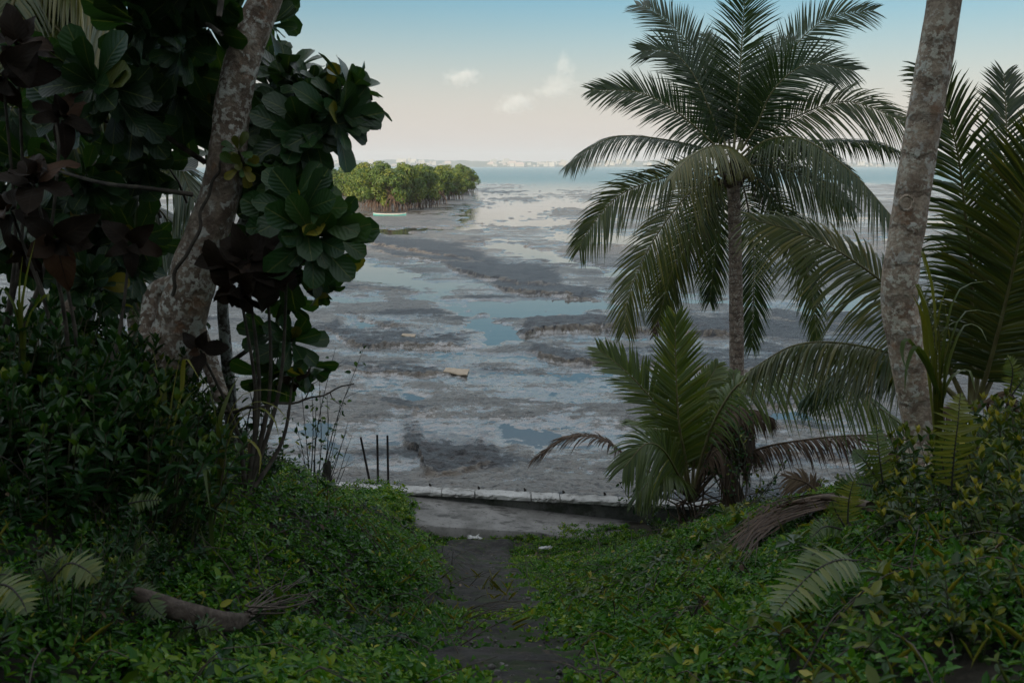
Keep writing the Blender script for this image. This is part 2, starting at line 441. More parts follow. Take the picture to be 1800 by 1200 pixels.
def shoots(base, n, rad, hgt, ll, lw, pairs=5, tone=.4, tip=.35, lean=None):
    """leafy upright shoots: returns foliage and stems builders"""
    fb, sb = MB(), MB()
    a = RNG.uniform(0, 6.283, n); r = rad * np.sqrt(RNG.random(n))
    b0 = np.stack((r * np.cos(a), r * np.sin(a), np.zeros(n)), 1) + base
    hh = hgt * (1 - .55 * (r / rad) ** 2) * RNG.uniform(.65, 1.15, n)
    dr = nrm(np.stack((np.cos(a) * .6 * r / rad, np.sin(a) * .6 * r / rad, np.ones(n)), 1) + RNG.normal(0, .16, (n, 3)))
    if lean is not None: dr = nrm(dr + np.asarray(lean))
    tp = b0 + dr * hh[:, None]
    for i in range(n): sb.tube([b0[i] - dr[i] * .1, (b0[i] + tp[i]) / 2 + RNG.normal(0, .01, 3), tp[i]], [.006, .004, .002], 4, cap=False)
    for k in range(pairs):
        f = 1 - k * .8 / pairs * np.minimum(1, .38 / hh) ** .5
        p = b0 + dr * (hh * f)[:, None]
        for sd in (0, 1, 2) if k == 0 else (0, 1):
            az = RNG.uniform(0, 6.283, n) * .3 + k * 1.57 + sd * (2.09 if k == 0 else 3.1416) + a
            el = np.radians(np.clip(62 - k * 22 + RNG.normal(0, 14, n), -35, 80))
            D = np.stack((np.cos(el) * np.cos(az), np.cos(el) * np.sin(az), np.sin(el)), 1) + dr * .25
            N = np.stack((-np.sin(el) * np.cos(az), -np.sin(el) * np.sin(az), np.cos(el)), 1)
            sz = (.62 + .12 * min(k, 3)) * RNG.uniform(.75, 1.2, n)
            va = np.clip(tone + RNG.normal(0, .14, n) + (tip if k == 0 else tip * .3 if k == 1 else 0), 0, 1)
            fb.bulk(p, D, N + RNG.normal(0, .15, (n, 3)), ll * sz, lw * sz, va)
    return fb, sb


setup_mats()
# ------------------------------------------------------------------ terrain
def dwall(x): return 13.97 - .16 * np.clip(x, -6, 8)
def xpath(d): return np.interp(d, [0, 3, 6, 8, 10, 12], [.12, .08, -.14, -.28, -.42, -.42])
def zpath(d):
    d = np.asarray(d, float)
    t = np.where(d < 2.2, 0, d - 2.2)
    z = 4.36 - np.where(t < .8, .2 * t * t, .128 + .35 * (t - .8))
    return np.maximum(z, 1.14 - .04 * np.clip(d - 11.7, 0, 9))
def hill(x, d):  # unseen rise behind the camera, shaped to keep the low sun off the foreground
    b = np.clip(-d - 9.0, 0, 34)
    return 19.5 * sst(0, 34, b) + 1.5 * sst(-2, -9, d)
def bankh(x, d):
    fl = np.clip((14.6 - d) / 7.2, .12, 1); fr = np.clip((14.8 - d) / 7.5, .06, 1)
    tl = np.clip(-x - np.interp(d, [2.4, 4.2, 6.2], [1.2, 1.0, .38]), 0, None); tr = np.clip(x - .55, 0, None)
    hl = 2.7 * (1 - np.exp(-.80 * tl / 2.7)); hr = 2.2 * (1 - np.exp(-.47 * tr / 2.2))
    return hl * fl + hr * fr
def bank(x, d, cliff=False):
    x = np.asarray(x, float); d = np.asarray(d, float)
    slab = sst(11.5, 12.0, d) * sst(-1.7, -1.3, x) * (1 - sst(2.3, 2.8, x))
    z = zpath(d) + bankh(x, d) * (1 - slab) + hill(x, d)
    off = np.abs(x - xpath(d))
    z = z + .14 * fbm(x * 1.3, d * 1.3, 4, 3) * sst(.35, 1.0, off) * (1 - slab)
    z = z - .10 * slab
    if cliff: z = np.where(d > dwall(x) - .02, -.5, z)
    return z


def grid_mesh(name, X, Y, Z, mats, var=None, extra=None):
    n, m_ = X.shape
    V = np.stack((X, Y, Z), -1).reshape(-1, 3)
    i = np.arange(n - 1)[:, None] * m_ + np.arange(m_ - 1)[None]
    Q = np.stack((i, i + 1, i + m_ + 1, i + m_), -1).reshape(-1, 4)
    mb = MB(); mb.add(V, Q, None, .5 if var is None else var.ravel())
    o = mb.build(name, mats)
    if extra is not None:
        for kx, a in extra.items():
            at = o.data.attributes.new(kx, 'FLOAT', 'POINT'); at.data.foreach_set('value', a.astype(np.float32).ravel())
    return o


def soil_mat():
    m, nt = new('bank_soil'); k = NT(nt); oc = k.n('TexCoord').outputs['Object']
    n = k.noise(oc, 7, 6, .65)
    c = k.mix(k.mapr(n, .35, .65), (.022, .020, .015), (.05, .044, .032))
    c = k.mix(k.mapr(k.noise(oc, 2.2, 4), .5, .62, 0, .6), c, (.022, .035, .012))
    p = k.n('BsdfPrincipled', i={'Base Color': c, 'Roughness': .9, 'Specular IOR Level': .2, 'Normal': k.bump(k.noise(oc, 38, 6, .7), .8, .02)})
    k.out(p); return m


xs = np.concatenate((np.linspace(-180, -9, 34)[:-1], np.linspace(-9, -4.2, 20)[:-1], np.linspace(-4.2, 4.8, 120)[:-1], np.linspace(4.8, 10, 20)[:-1], np.linspace(10, 120, 28)))
ds = np.concatenate((np.linspace(-110, -3, 50)[:-1], np.linspace(-3, 1.5, 18)[:-1], np.linspace(1.5, 13.2, 120)))
X, Y = np.meshgrid(xs, ds)
# last rows run up to the wall and then down behind it
edge = dwall(xs)
Xe = np.stack([xs] * 4); Ye = np.stack((edge - .3, edge - .05, edge - .04, edge - .03))
Ze = np.stack((bank(xs, Ye[0]), bank(xs, Ye[1]), np.full_like(xs, .3), np.full_like(xs, -.8)))
X = np.concatenate((X, Xe)); Yb = np.concatenate((np.minimum(Y, 13.2), Ye)); Zb = np.concatenate((bank(X[:-4], Y), Ze))
o = grid_mesh('ground', X, Yb, Zb, soil_mat()); tag(o, 'dark soil bank sloping down to the shore between two planted sides', 'ground', kind='structure')


def path_mat():
    m, nt = new('path_earth'); k = NT(nt); oc = k.n('TexCoord').outputs['Object']
    n = k.noise(oc, 3.5, 6, .65); f = k.noise(oc, 60, 5, .7)
    c = k.mix(k.mapr(n, .35, .65), (.016, .015, .014), (.04, .037, .034))
    c = k.mix(k.mapr(f, .60, .68, 0, .6), c, (.13, .12, .11))
    c = k.mix(k.mapr(k.noise(oc, 6, 5), .5, .6, 0, .75), c, (.022, .034, .010))
    c = k.mix(k.mapr(k.noise(oc, 11, 5, .7), .55, .66, 0, .6), c, (.075, .058, .04))
    p = k.n('BsdfPrincipled', i={'Base Color': c, 'Roughness': .88, 'Specular IOR Level': .25, 'Normal': k.bump(k.math('ADD', n, f), .7, .015)})
    k.out(p); return m


def conc_mat(name, a, b, stain, green=.0):
    m, nt = new(name); k = NT(nt); oc = k.n('TexCoord').outputs['Object']
    n = k.noise(oc, 2.3, 6, .65); f = k.noise(oc, 45, 5, .7); s_ = k.noise(k.scalev(oc, (1, 1.6, 1)), 3.2, 5, .7)
    c = k.mix(k.mapr(n, .35, .65), a, b)
    c = k.mix(k.mapr(s_, .5, .64, 0, .8), c, stain)
    c = k.mix(k.mapr(k.noise(oc, 24, 3, .6), .62, .68, 0, .75), c, tuple(q * .6 for q in stain))
    if green: c = k.mix(k.mapr(k.noise(oc, 4, 5), .5, .6, 0, green), c, (.03, .04, .02))
    p = k.n('BsdfPrincipled', i={'Base Color': c, 'Roughness': .85, 'Specular IOR Level': .3, 'Normal': k.bump(k.math('ADD', f, s_), .6, .012)})
    k.out(p); return m


# path: trodden earth over shallow worn steps
pd_ = np.concatenate((np.arange(-1.0, 12.8, .025),)); po = np.linspace(-.55, .55, 44)
PX = xpath(pd_)[:, None] + po[None] + .06 * fbm(pd_[:, None] * 1.7, po[None] * 2, 3, 9); PY = np.broadcast_to(pd_[:, None], PX.shape)
st = (pd_ - 2.2 + .35 * fbm(pd_ * .7, pd_ * 0, 2, 19)) / .95; fr_ = st - np.floor(st); stepz = (.13 * (fr_ - sst(.88, 1.0, fr_))) * (pd_ > 3.2)
PZ = bank(PX, PY) + .022 + stepz[:, None] * (.25 + .5 * np.clip(fbm(PX * 2, PY * 2, 3, 6) + .5, 0, 1)) + .045 * fbm(PX * 5, PY * 5, 5, 5) + .03 * fbm(PX * 17, PY * 17, 3, 7) - .12 * sst(.36, .55, np.abs(po))[None]
o = grid_mesh('path', PX, PY, PZ, path_mat()); tag(o, 'dark trodden earth path with worn steps leading down to the slab', 'path', kind='structure')

# concrete slab behind the wall
sx = np.linspace(-1.6, 2.7, 60); sd_ = np.linspace(0, 1, 24)
SX = np.broadcast_to(sx[None], (24, 60)); near = 12.85 + .18 * fbm(sx * 1.1, sx * 0, 3, 21); far_ = dwall(sx) - .004
SY = near[None] + (far_ - near)[None] * sd_[:, None]
SZ = 1.15 - .065 * (SX + 1) - .02 * (SY - 13) + .012 * fbm(SX * 3, SY * 3, 4, 4) - .12 * (sd_[:, None] < .01)
o = grid_mesh('concrete_slab', SX, SY, SZ, conc_mat('slab_concrete', (.22, .212, .20), (.12, .115, .106), (.04, .038, .034)))
tag(o, 'pale worn concrete slab at the foot of the path behind the low seawall', 'slab', kind='structure')

# ------------------------------------------------------------------ mud flat with rock ledges and pools
EDGES = [  # near edge of each rock plate (photo points), height, depth back (m), dark
    ([(622, 424), (680, 438), (760, 449), (835, 463)], .42, 15, .75),
    ([(640, 438), (690, 452), (760, 460), (840, 464)], .25, 6, .5),
    ([(778, 466), (800, 478), (850, 492), (900, 500), (965, 506)], .42, 13, .95),
    ([(862, 504), (910, 518), (960, 521), (1040, 528)], .36, 6, .9),
    ([(572, 577), (600, 600), (640, 610), (720, 613), (806, 612)], .20, 4.0, .9),
    ([(600, 548), (640, 566), (680, 575), (700, 574)], .16, 1.2, .55),
    ([(590, 650), (650, 662), (700, 662), (770, 662)], .12, 2.0, .8),
    ([(660, 712), (690, 724), (745, 730)], .14, .8, .95),
    ([(706, 782), (735, 800), (748, 838), (800, 842), (832, 834), (850, 826)], .16, 3.4, 1.0),
    ([(915, 592), (958, 584), (1060, 585), (1180, 590), (1290, 592)], .30, 6.0, .8),
    ([(930, 618), (965, 634), (1020, 641), (1080, 646), (1180, 655), (1330, 662)], .22, 2.6, .85),
    ([(1100, 690), (1200, 700), (1330, 716), (1460, 722)], .10, 2.0, .9),
    ([(1250, 740), (1360, 758), (1500, 762)], .08, 1.0, .9),
    ([(1290, 800), (1400, 806), (1500, 812)], .06, .6, .9),
    ([(590, 508), (640, 510), (690, 514), (770, 516)], .16, 2.2, .5),
    ([(1340, 560), (1420, 575), (1560, 580)], .2, 5, .8),
    ([(1080, 470), (1200, 486), (1400, 490)], .3, 10, .6),
    ([(840, 338), (880, 340), (930, 337)], .35, 30, .7),
    ([(800, 425), (850, 428), (930, 434)], .2, 8, .3),
]
POOLS = [  # (photo polyline, half width at 1 m depth scale, depth)
    ([(640, 470), (700, 482), (755, 520), (820, 552), (870, 590)], 17, .10),
    ([(860, 545), (930, 540), (1060, 533)], 17, .17),
    ([(560, 527), (615, 529), (660, 526)], 11, .12),
    ([(630, 412), (720, 405), (800, 402), (880, 396), (1010, 391)], 7, .25),
    ([(830, 380), (920, 368), (1010, 362), (1300, 360)], 17, .3),
    ([(850, 345), (940, 335), (1010, 325), (1400, 330)], 13, .3),
    ([(870, 428), (950, 448), (1010, 462), (1090, 478), (1180, 480)], 10, .16),
    ([(1010, 420), (1090, 430), (1300, 425), (1560, 430)], 15, .2),
    ([(1190, 520), (1260, 530), (1380, 545), (1560, 540)], 16, .14),
    ([(640, 684), (690, 672), (720, 700)], 13, .06),
    ([(540, 690), (560, 760), (600, 800)], 14, .05),
    ([(880, 740), (905, 760), (960, 772)], 9, .04),
    ([(620, 560), (560, 610)], 16, .08),
    ([(1330, 745), (1400, 735), (1480, 745)], 12, .06),
    ([(640, 380), (760, 376), (830, 372)], 3.0, .1),
]


def mud_height(x, d):
    dd = np.maximum(d, 1)
    n1 = fbm(x * .12, d * .07, 5, 31); n2 = fbm(x * .9, d * .75, 5, 33); n3 = fbm(x * 3.6, d * 3.4, 4, 35)
    n4 = fbm(x * 9, d * 9, 3, 37); rid = 1 - 2 * np.abs(fbm(x * 1.7, d * 2.3, 4, 51)) ; near = 1 - sst(25, 80, d)
    z = .085 + .17 * n1 * sst(20, 70, d) + .06 * n1 + .085 * n2 + (.075 * n3 + .045 * n4) * near
    # thin flaking layers of rock and mud
    wx_ = x + 1.2 * n2; q = (fbm(wx_ * .22, d * .42 + x * .05, 4, 61) + .5) * 9
    q = q + .25 * fbm(x * 2.5, d * 2.5, 3, 64); fr = q - np.floor(q); lay = np.floor(q) + sst(0, .3, fr)
    z = z + (lay - 4.5) * .020 * (1 + .0 * near) 
    z = z - .05 * sst(.0, .16, fbm(x * .055, d * .035, 4, 77))
    rock = .55 * sst(.56, .72, fbm(wx_ * .16, d * .30, 4, 63) + .5) * near; face = .7 * (1 - sst(.0, .2, np.abs(fr - .06))) * (.4 + n2) * near
    z = z + rock * (.10 * (rid - .7))
    wob = .6 * fbm(x * .55, d * .55, 4, 41) + .55 * fbm(x * 2.3, d * 2.3, 4, 42) + .25 * fbm(x * 7, d * 7, 2, 43) * near
    hv = .35 + 1.3 * np.clip(fbm(x * .5, d * .5, 3, 45) + .5, 0, 1)
    lat = x / dd; inv = 1 / dd
    for pl, h, back, dk in EDGES:
        g = np.array([G(*q_) for q_ in pl]); lx = g[:, 0] / g[:, 1]
        de = np.interp(lat, lx, g[:, 1]); sc_ = np.clip(de / 40, .3, 2)
        s = d - de + wob * sc_ * 2.4
        ex = .014
        endf = sst(lx[0] - ex * .4, lx[0] + ex, lat + .03 * wob) * (1 - sst(lx[-1] - ex, lx[-1] + ex * 2, lat + .03 * wob))
        bk = 1 - sst(back * .3, back * 1.25, s + wob * back * .5)
        hh = h * .55 * np.clip(hv, .3, 1.3)
        a = sst(0, .03 * sc_ + .02, s) * endf * bk
        lip = .35 * np.exp(-np.maximum(s, 0) / (.5 * sc_))
        top = hh * (.75 + lip - .3 * sst(0, back, s)) + .05 * n2 + (.09 * n3 + .06 * n4 + .14 * (rid - .72)) * near
        z = np.maximum(z, z * (1 - a) + a * (.035 + top))
        rock = np.maximum(rock, a * dk * sst(.05 * sc_, .7 * sc_, s + .6 * wob * sc_) * (.75 + .8 * n2))
        face = np.maximum(face, endf * bk * (sst(-.25 * sc_, 0, s) * (1 - sst(.05 * sc_, .6 * sc_, s + .5 * n3 + .3 * n2))))
        z = z - .03 * endf * sst(-1.2 * sc_, -.1, s) * (1 - sst(-.1, .02, s))
    u = lat / math.cos(PITCH) * F; vv = F * 6.0 * inv
    for pl, w, dep in POOLS:
        gp = np.array([G(*q_) for q_ in pl]); gu = gp[:, 0] / gp[:, 1] / math.cos(PITCH) * F; gv = F * 6.0 / gp[:, 1]
        best = np.full(z.shape, 1e9)
        for i in range(len(pl) - 1):
            ax, ay, bx, by = gu[i], gv[i], gu[i + 1], gv[i + 1]
            L2 = (bx - ax) ** 2 + (by - ay) ** 2; t = np.clip(((u - ax) * (bx - ax) + (vv - ay) * (by - ay)) / L2, 0, 1)
            best = np.minimum(best, np.hypot((u - ax - t * (bx - ax)) * .4, vv - ay - t * (by - ay)))
        k_ = 1 - sst(w * .1, w * 1.15, best + w * 2.2 * (n2 + n1 * .7))
        z = z - (dep + .03) * k_ * (1 - .8 * np.clip(rock * 1.4, 0, 1)) * .8
    isl = np.exp(-(((x + 34) / 32) ** 2 + ((d - 205) / 75) ** 2) * 1.4)
    z = z + .55 * sst(.33, .6, isl)
    z = z - .9 * sst(300, 520, d + 60 * n1) + .14 * fbm(x * .03, d * .11, 4, 88) * sst(90, 200, d)
    return z, rock, face


vd = np.concatenate((1 / np.linspace(1 / 12.6, 1 / 60., 430), 1 / np.linspace(1 / 60., 1 / 620., 230)[1:]))
va_ = np.linspace(-.95, .95, 860)
D2, A2 = np.meshgrid(vd, va_, indexing='ij'); X2 = A2 * D2
Z2, ROCK, FACE = mud_height(X2, D2)
side = sst(.75, .93, np.abs(A2)) * .2
Z2 = Z2 - side * 0


def mud_mat():
    m, nt = new('tidal_mud'); k = NT(nt); oc = k.n('TexCoord').outputs['Object']
    rock = k.n('Attribute', attribute_name='rock').outputs['Fac']; face = k.n('Attribute', attribute_name='face').outputs['Fac']
    wet = k.n('Attribute', attribute_name='wet').outputs['Fac']
    n = k.noise(oc, .55, 6, .6); f = k.noise(oc, 6.5, 6, .68); g = k.noise(oc, 24, 4, .65); lo = k.noise(oc, .12, 4)
    c = k.mix(k.mapr(k.math('ADD', k.math('MULTIPLY', n, .6), k.math('MULTIPLY', lo, .4)), .38, .62), (.25, .225, .195), (.125, .112, .10))
    c = k.mix(k.mapr(k.math('ADD', k.math('MULTIPLY', f, .75), k.math('MULTIPLY', k.noise(k.scalev(oc, (.8, 2.2, 1)), 1.3, 6, .65), .25)), .50, .57, 0, .8), c, (.050, .043, .038))
    c = k.mix(k.mapr(k.noise(k.scalev(oc, (1, 1.8, 1)), 11.0, 4, .6), .56, .64, 0, .55), c, (.35, .32, .29))
    rk = k.mix(k.mapr(f, .35, .62), (.010, .010, .013), (.032, .031, .032))
    rk = k.mix(k.mapr(g, .56, .66, 0, .7), rk, (.10, .097, .095))
    c = k.mix(k.mapr(k.math('ADD', rock, k.math('MULTIPLY', k.math('SUBTRACT', f, .5), .9)), .10, .34), c, rk)
    fc = k.mix(k.mapr(f, .35, .62), (.27, .215, .16), (.12, .095, .075))
    c = k.mix(k.math('MULTIPLY', k.mapr(k.math('ADD', face, k.math('MULTIPLY', k.math('SUBTRACT', f, .5), .7)), .3, .75), .85), c, fc)
    # wet film lies in the low parts and in thin streaks
    wn = k.noise(k.scalev(oc, (.30, .95, 1)), 1.0, 8, .66, .4)
    w = k.mapr(k.math('ADD', k.math('MULTIPLY', wet, .30), k.math('ADD', wn, k.math('MULTIPLY', k.math('SUBTRACT', f, .5), .50))), .66, .755)
    w = k.math('MULTIPLY', w, k.math('SUBTRACT', 1.0, k.math('MULTIPLY', rock, .55)))
    c = k.mix(k.math('MULTIPLY', w, .5), c, (.05, .045, .04))
    ro = k.math('SUBTRACT', .46, k.math('MULTIPLY', w, .40))
    e_ = k.noise(k.scalev(oc, (1.4, 2.6, 1)), 1.0, 6, .62)
    bb = k.n('Bump'); k.set(bb, 'Distance', .19); k.set(bb, 'Strength', k.math('SUBTRACT', 1.0, k.math('MULTIPLY', w, .88)))
    k.set(bb, 'Height', k.math('ADD', k.math('MULTIPLY', e_, 1.8), k.math('ADD', k.math('MULTIPLY', f, 1.0), k.math('MULTIPLY', g, .4)))); b = bb.outputs[0]
    p = k.n('BsdfPrincipled', i={'Base Color': c, 'Roughness': ro, 'Specular IOR Level': k.math('ADD', .55, k.math('MULTIPLY', w, .45)), 'Normal': b})
    k.out(p); return m


WET = 1 - sst(.0, .16, Z2 - .03 * fbm(X2 * 2, D2 * 2, 3, 60))
o = grid_mesh('mud_flat', X2, D2, Z2, mud_mat(), None, {'rock': ROCK, 'face': FACE, 'wet': WET})
tag(o, 'grey brown tidal mud flat with dark rock ledges at low tide', 'mud flat', kind='structure')


def water_mat():
    m, nt = new('sea_water'); k = NT(nt)
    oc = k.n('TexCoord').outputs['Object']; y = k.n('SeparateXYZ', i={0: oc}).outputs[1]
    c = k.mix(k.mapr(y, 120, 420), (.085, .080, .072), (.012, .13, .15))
    n = k.noise(k.scalev(oc, (.5, 1.3, 1)), 1.6, 4, .6); n2 = k.noise(k.scalev(oc, (.06, .16, 1)), 1.0, 4, .6)
    h = k.math('ADD', k.math('MULTIPLY', n, .25), n2)
    st_ = k.mapr(y, 60, 420, .02, .35)
    b = k.n('Bump'); k.set(b, 'Distance', .5); k.set(b, 'Strength', st_); k.set(b, 'Height', h)
    p = k.n('BsdfPrincipled', i={'Base Color': c, 'Roughness': k.mapr(y, 50, 500, .03, .22), 'IOR': 1.33, 'Normal': b.outputs[0]})
    k.out(p); return m


wy = np.concatenate((np.linspace(12, 400, 12), np.geomspace(450, 9000, 14))); wx = np.linspace(-1, 1, 9)
WX = wx[None] * (60 + wy[:, None] * 1.2); WY = np.broadcast_to(wy[:, None], WX.shape)
o = grid_mesh('water', WX, WY, np.zeros_like(WX), water_mat()); tag(o, 'calm shallow sea and tide pools', 'water', kind='structure')

# ------------------------------------------------------------------ sky and sun
SUN_EL, SUN_AZ = R(12), R(215)     # compass azimuth of the sun (from +Y, clockwise): behind the camera, to the left
w = bpy.data.worlds.new('World'); sc.world = w; w.use_nodes = True
k = NT(w.node_tree); w.node_tree.nodes.clear()
sky = k.n('TexSky', sky_type='NISHITA', sun_disc=False, sun_elevation=SUN_EL, sun_rotation=SUN_AZ, air_density=1.0, dust_density=2.0, ozone_density=1.2, altitude=0)
dr = k.n('TexCoord').outputs['Generated']; el = k.n('SeparateXYZ', i={0: dr}).outputs[2]
col = k.mix(k.mapr(el, .0, .20, .80, .10), sky.outputs[0], (5.95, 5.5, 5.25))
col = k.mix(1.0, col, k.mix(k.mapr(el, .04, .20), (1, .97, .96), (.40, .80, .98)), 'MULTIPLY')
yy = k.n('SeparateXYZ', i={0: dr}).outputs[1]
sky_fill = k.mix(k.mapr(yy, -.1, .6), (6.4, 6.7, 7.0), (11.6, 12.2, 12.9))  # brighter sky above the view, strongest seaward, added to fill-light the foreground
col = k.mix(k.mapr(el, .22, .5, 0, .75), col, sky_fill)
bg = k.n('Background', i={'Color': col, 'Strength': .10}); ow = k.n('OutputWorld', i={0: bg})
ld = bpy.data.lights.new('sun', 'SUN'); ld.energy = 4.0; ld.angle = R(.6); ld.color = (1, .80, .56)
lo = bpy.data.objects.new('sun', ld); C.objects.link(lo)
sdir = np.array((math.sin(SUN_AZ) * math.cos(SUN_EL), math.cos(SUN_AZ) * math.cos(SUN_EL), math.sin(SUN_EL)))
from mathutils import Vector
lo.rotation_euler = Vector(tuple(sdir)).to_track_quat('Z', 'Y').to_euler(); lo.location = (-20, -20, 40)
sc.view_settings.view_transform = 'Standard'; sc.view_settings.look = 'None'; sc.view_settings.gamma = 1; sc.view_settings.exposure = 0.42
sc.cycles.use_denoising = True
sc.cycles.max_bounces = 8; sc.cycles.volume_bounces = 2; sc.cycles.denoising_prefilter = 'ACCURATE'; sc.cycles.denoising_input_passes = 'RGB_ALBEDO_NORMAL'
# ------------------------------------------------------------------ seawall
wl = thing('seawall', 'low concrete seawall with pale flat cap along the edge of the slab', 'wall', (0.3, 13.97, 1.0))
wb = MB(); cb = []
wx0 = np.array([-3.4, -2.5, -1.95, -1.05, -.55, .28, .70, 1.55, 2.05, 2.9, 3.5, 4.3, 4.9])
WT = 1.235
mbw = MB()
for a, b in zip(wx0[:-1], wx0[1:]):
    xa, xb = a + .0, b - .0
    V = []
    for x in (xa, xb):
        d = float(dwall(np.array(x)))
        V += [(x, d, -.6), (x, d + .30, -.6), (x, d + .24, WT - .051), (x, d + .02, WT - .051)]
    mbw.add(V, [(0, 4, 7, 3), (1, 2, 6, 5), (3, 7, 6, 2)], None, .5)
mbw.build('wall_body', conc_mat('wall_concrete', (.17, .165, .155), (.10, .097, .09), (.045, .045, .04), .5), wl, smooth=False)
capm = conc_mat('cap_concrete', (.46, .45, .43), (.32, .31, .295), (.15, .145, .13))
for i, (a, b) in enumerate(zip(wx0[:-1], wx0[1:])):
    xc = (a + b) / 2; L_ = (b - a) - RNG.uniform(.004, .02)
    mb = MB(); n = 14; xs_ = np.linspace(xc - L_ / 2, xc + L_ / 2, n)
    V = []
    for x in xs_:
        d = float(dwall(np.array(x))) - .03; j = RNG.normal(0, .011, 4)
        V += [(x, d + j[0], WT - .05), (x, d + j[1], WT - .012 + j[3] * .5), (x, d + .02 + j[0], WT + j[2] * .5), (x, d + .27, WT + j[3] * .5), (x, d + .29 + j[1], WT - .02), (x, d + .29, WT - .05)]
    q = []
    for s_ in range(n - 1):
        for r_ in range(5): q.append((s_ * 6 + r_, (s_ + 1) * 6 + r_, (s_ + 1) * 6 + r_ + 1, s_ * 6 + r_ + 1))
    q += [(0, 1, 2, 5), (2, 3, 4, 5), ((n - 1) * 6 + 5, (n - 1) * 6 + 2, (n - 1) * 6 + 1, (n - 1) * 6), ((n - 1) * 6 + 5, (n - 1) * 6 + 4, (n - 1) * 6 + 3, (n - 1) * 6 + 2)]
    mb.add(V, q, None, .5); mb.build('cap_block', capm, wl, smooth=False)
for px in (747, 838, 923, 993, 1067):
    x = (px - 900) / F * 14.2; d = float(dwall(np.array(x)))
    mb = MB(); mb.tube([(x, d + .24, WT - .03), (x + .01, d + .25, WT + .02), (x - .005, d + .24, WT + RNG.uniform(.03, .06))], [.018, .02, .010], 6); mb.build('iron_stub', M['post'], wl)

# ------------------------------------------------------------------ posts, stump, boards on the mud, litter
for i, (p0, p1, lab) in enumerate([((650, 850), (634, 768), 'thin dark stick leaning left, leftmost of the three sticks at the mud edge'),
                                   ((664, 850), (663, 764), 'thin dark upright stick, middle one of the three sticks at the mud edge'),
                                   ((682, 858), (681, 765), 'thin dark upright stick, nearest the slab of the three sticks')]):
    a = P(*p0, 14.6); b = P(*p1, 14.6); a = a - (b - a) * 1.2
    mb = MB(); mb.tube([a, (a + b) / 2 + (.006, 0, 0), b], [.021, .019, .016], 6)
    o = mb.build('stick', M['post'], None, a); tag(o, lab, 'stick', 'three sticks at the mud edge')
a = P(575, 838, 13.2); mb = MB()
mb.tube([a - (0, 0, .4), a + (0, 0, .05), a + (.005, 0, .17), a + (.005, 0, .2)], [.066, .062, .058, .05], 8)
mb.tube([a + (.03, .0, .17), a + (.035, 0, .235)], [.03, .012], 6)
o = mb.build('broken_post', M['post'], None, a); tag(o, 'short dark broken wooden post beside the twigs on the left bank', 'post')


def slab_board(pl, z, th, lab, name):
    g0 = [G(*q, .1) for q in pl]; z = float(np.max(mud_height(np.array([q[0] for q in g0]), np.array([q[1] for q in g0]))[0])) + .0
    g = [G(*q, z) for q in pl]; mb = MB(); t = [q + np.array((0, 0, th)) for q in g]
    top = [t[i] + (t[(i + 1) % 4] - t[i]) * f for i in range(4) for f in (0, .35, .7)]
    n = 12; top = [q + np.array((RNG.normal(0, .012), RNG.normal(0, .02), RNG.normal(0, .012))) for q in top]; bot = [q - np.array((0, 0, th)) for q in top]
    V = top + bot; Q = [(i, (i + 1) % n, n + (i + 1) % n, n + i)[::-1] for i in range(n)]
    Q += [(0, 1, 10, 11), (1, 2, 9, 10), (2, 3, 8, 9), (3, 4, 7, 8), (4, 5, 6, 7)]
    mb.add(V, Q, None, .5); o = mb.build(name, M['card'], None, g[0], smooth=False); tag(o, lab, 'board')
slab_board([(779, 655), (783, 648), (826, 650), (819, 661)], .16, .03, 'flat pale brown board lying alone on the wet mud, larger of two boards', 'washed_up_board')
slab_board([(705, 591), (710, 587), (731, 588), (729, 593)], .30, .03, 'small flat pale board lying on the dark rock plate', 'washed_up_board')

for i, (px, py, d, s_, lab) in enumerate([(833, 908, 12.7, .08, 'crumpled white plastic at the left end of the slab'), (936, 965, 11.9, .07, 'white rubbish half hidden in leaves below the slab'),
                                    (960, 952, 12.3, .05, 'small white scrap on the leafy strip before the slab'), (450, 945, 8, .1, None)][:3]):
    c = P(px, py, d); c[2] = bank(c[0], c[1]) + .09; mb = MB()
    n = 7; U_, V_ = np.meshgrid(np.linspace(-1, 1, n), np.linspace(-1, 1, n)); Zz = RNG.uniform(-.4, .6, U_.shape) * s_ * .8
    VV = np.stack((U_ * s_ + RNG.normal(0, .015, U_.shape), V_ * s_ * .6, Zz), -1).reshape(-1, 3) + c
    ii = (np.arange(n - 1)[:, None] * n + np.arange(n - 1)[None]).ravel()
    mb.add(VV, np.stack((ii, ii + 1, ii + n + 1, ii + n), 1)); o = mb.build('plastic_scrap', M['litter'], None, c, smooth=False)
    sm = o.modifiers.new('thickness', 'SOLIDIFY'); sm.thickness = .006; tag(o, lab, 'litter')

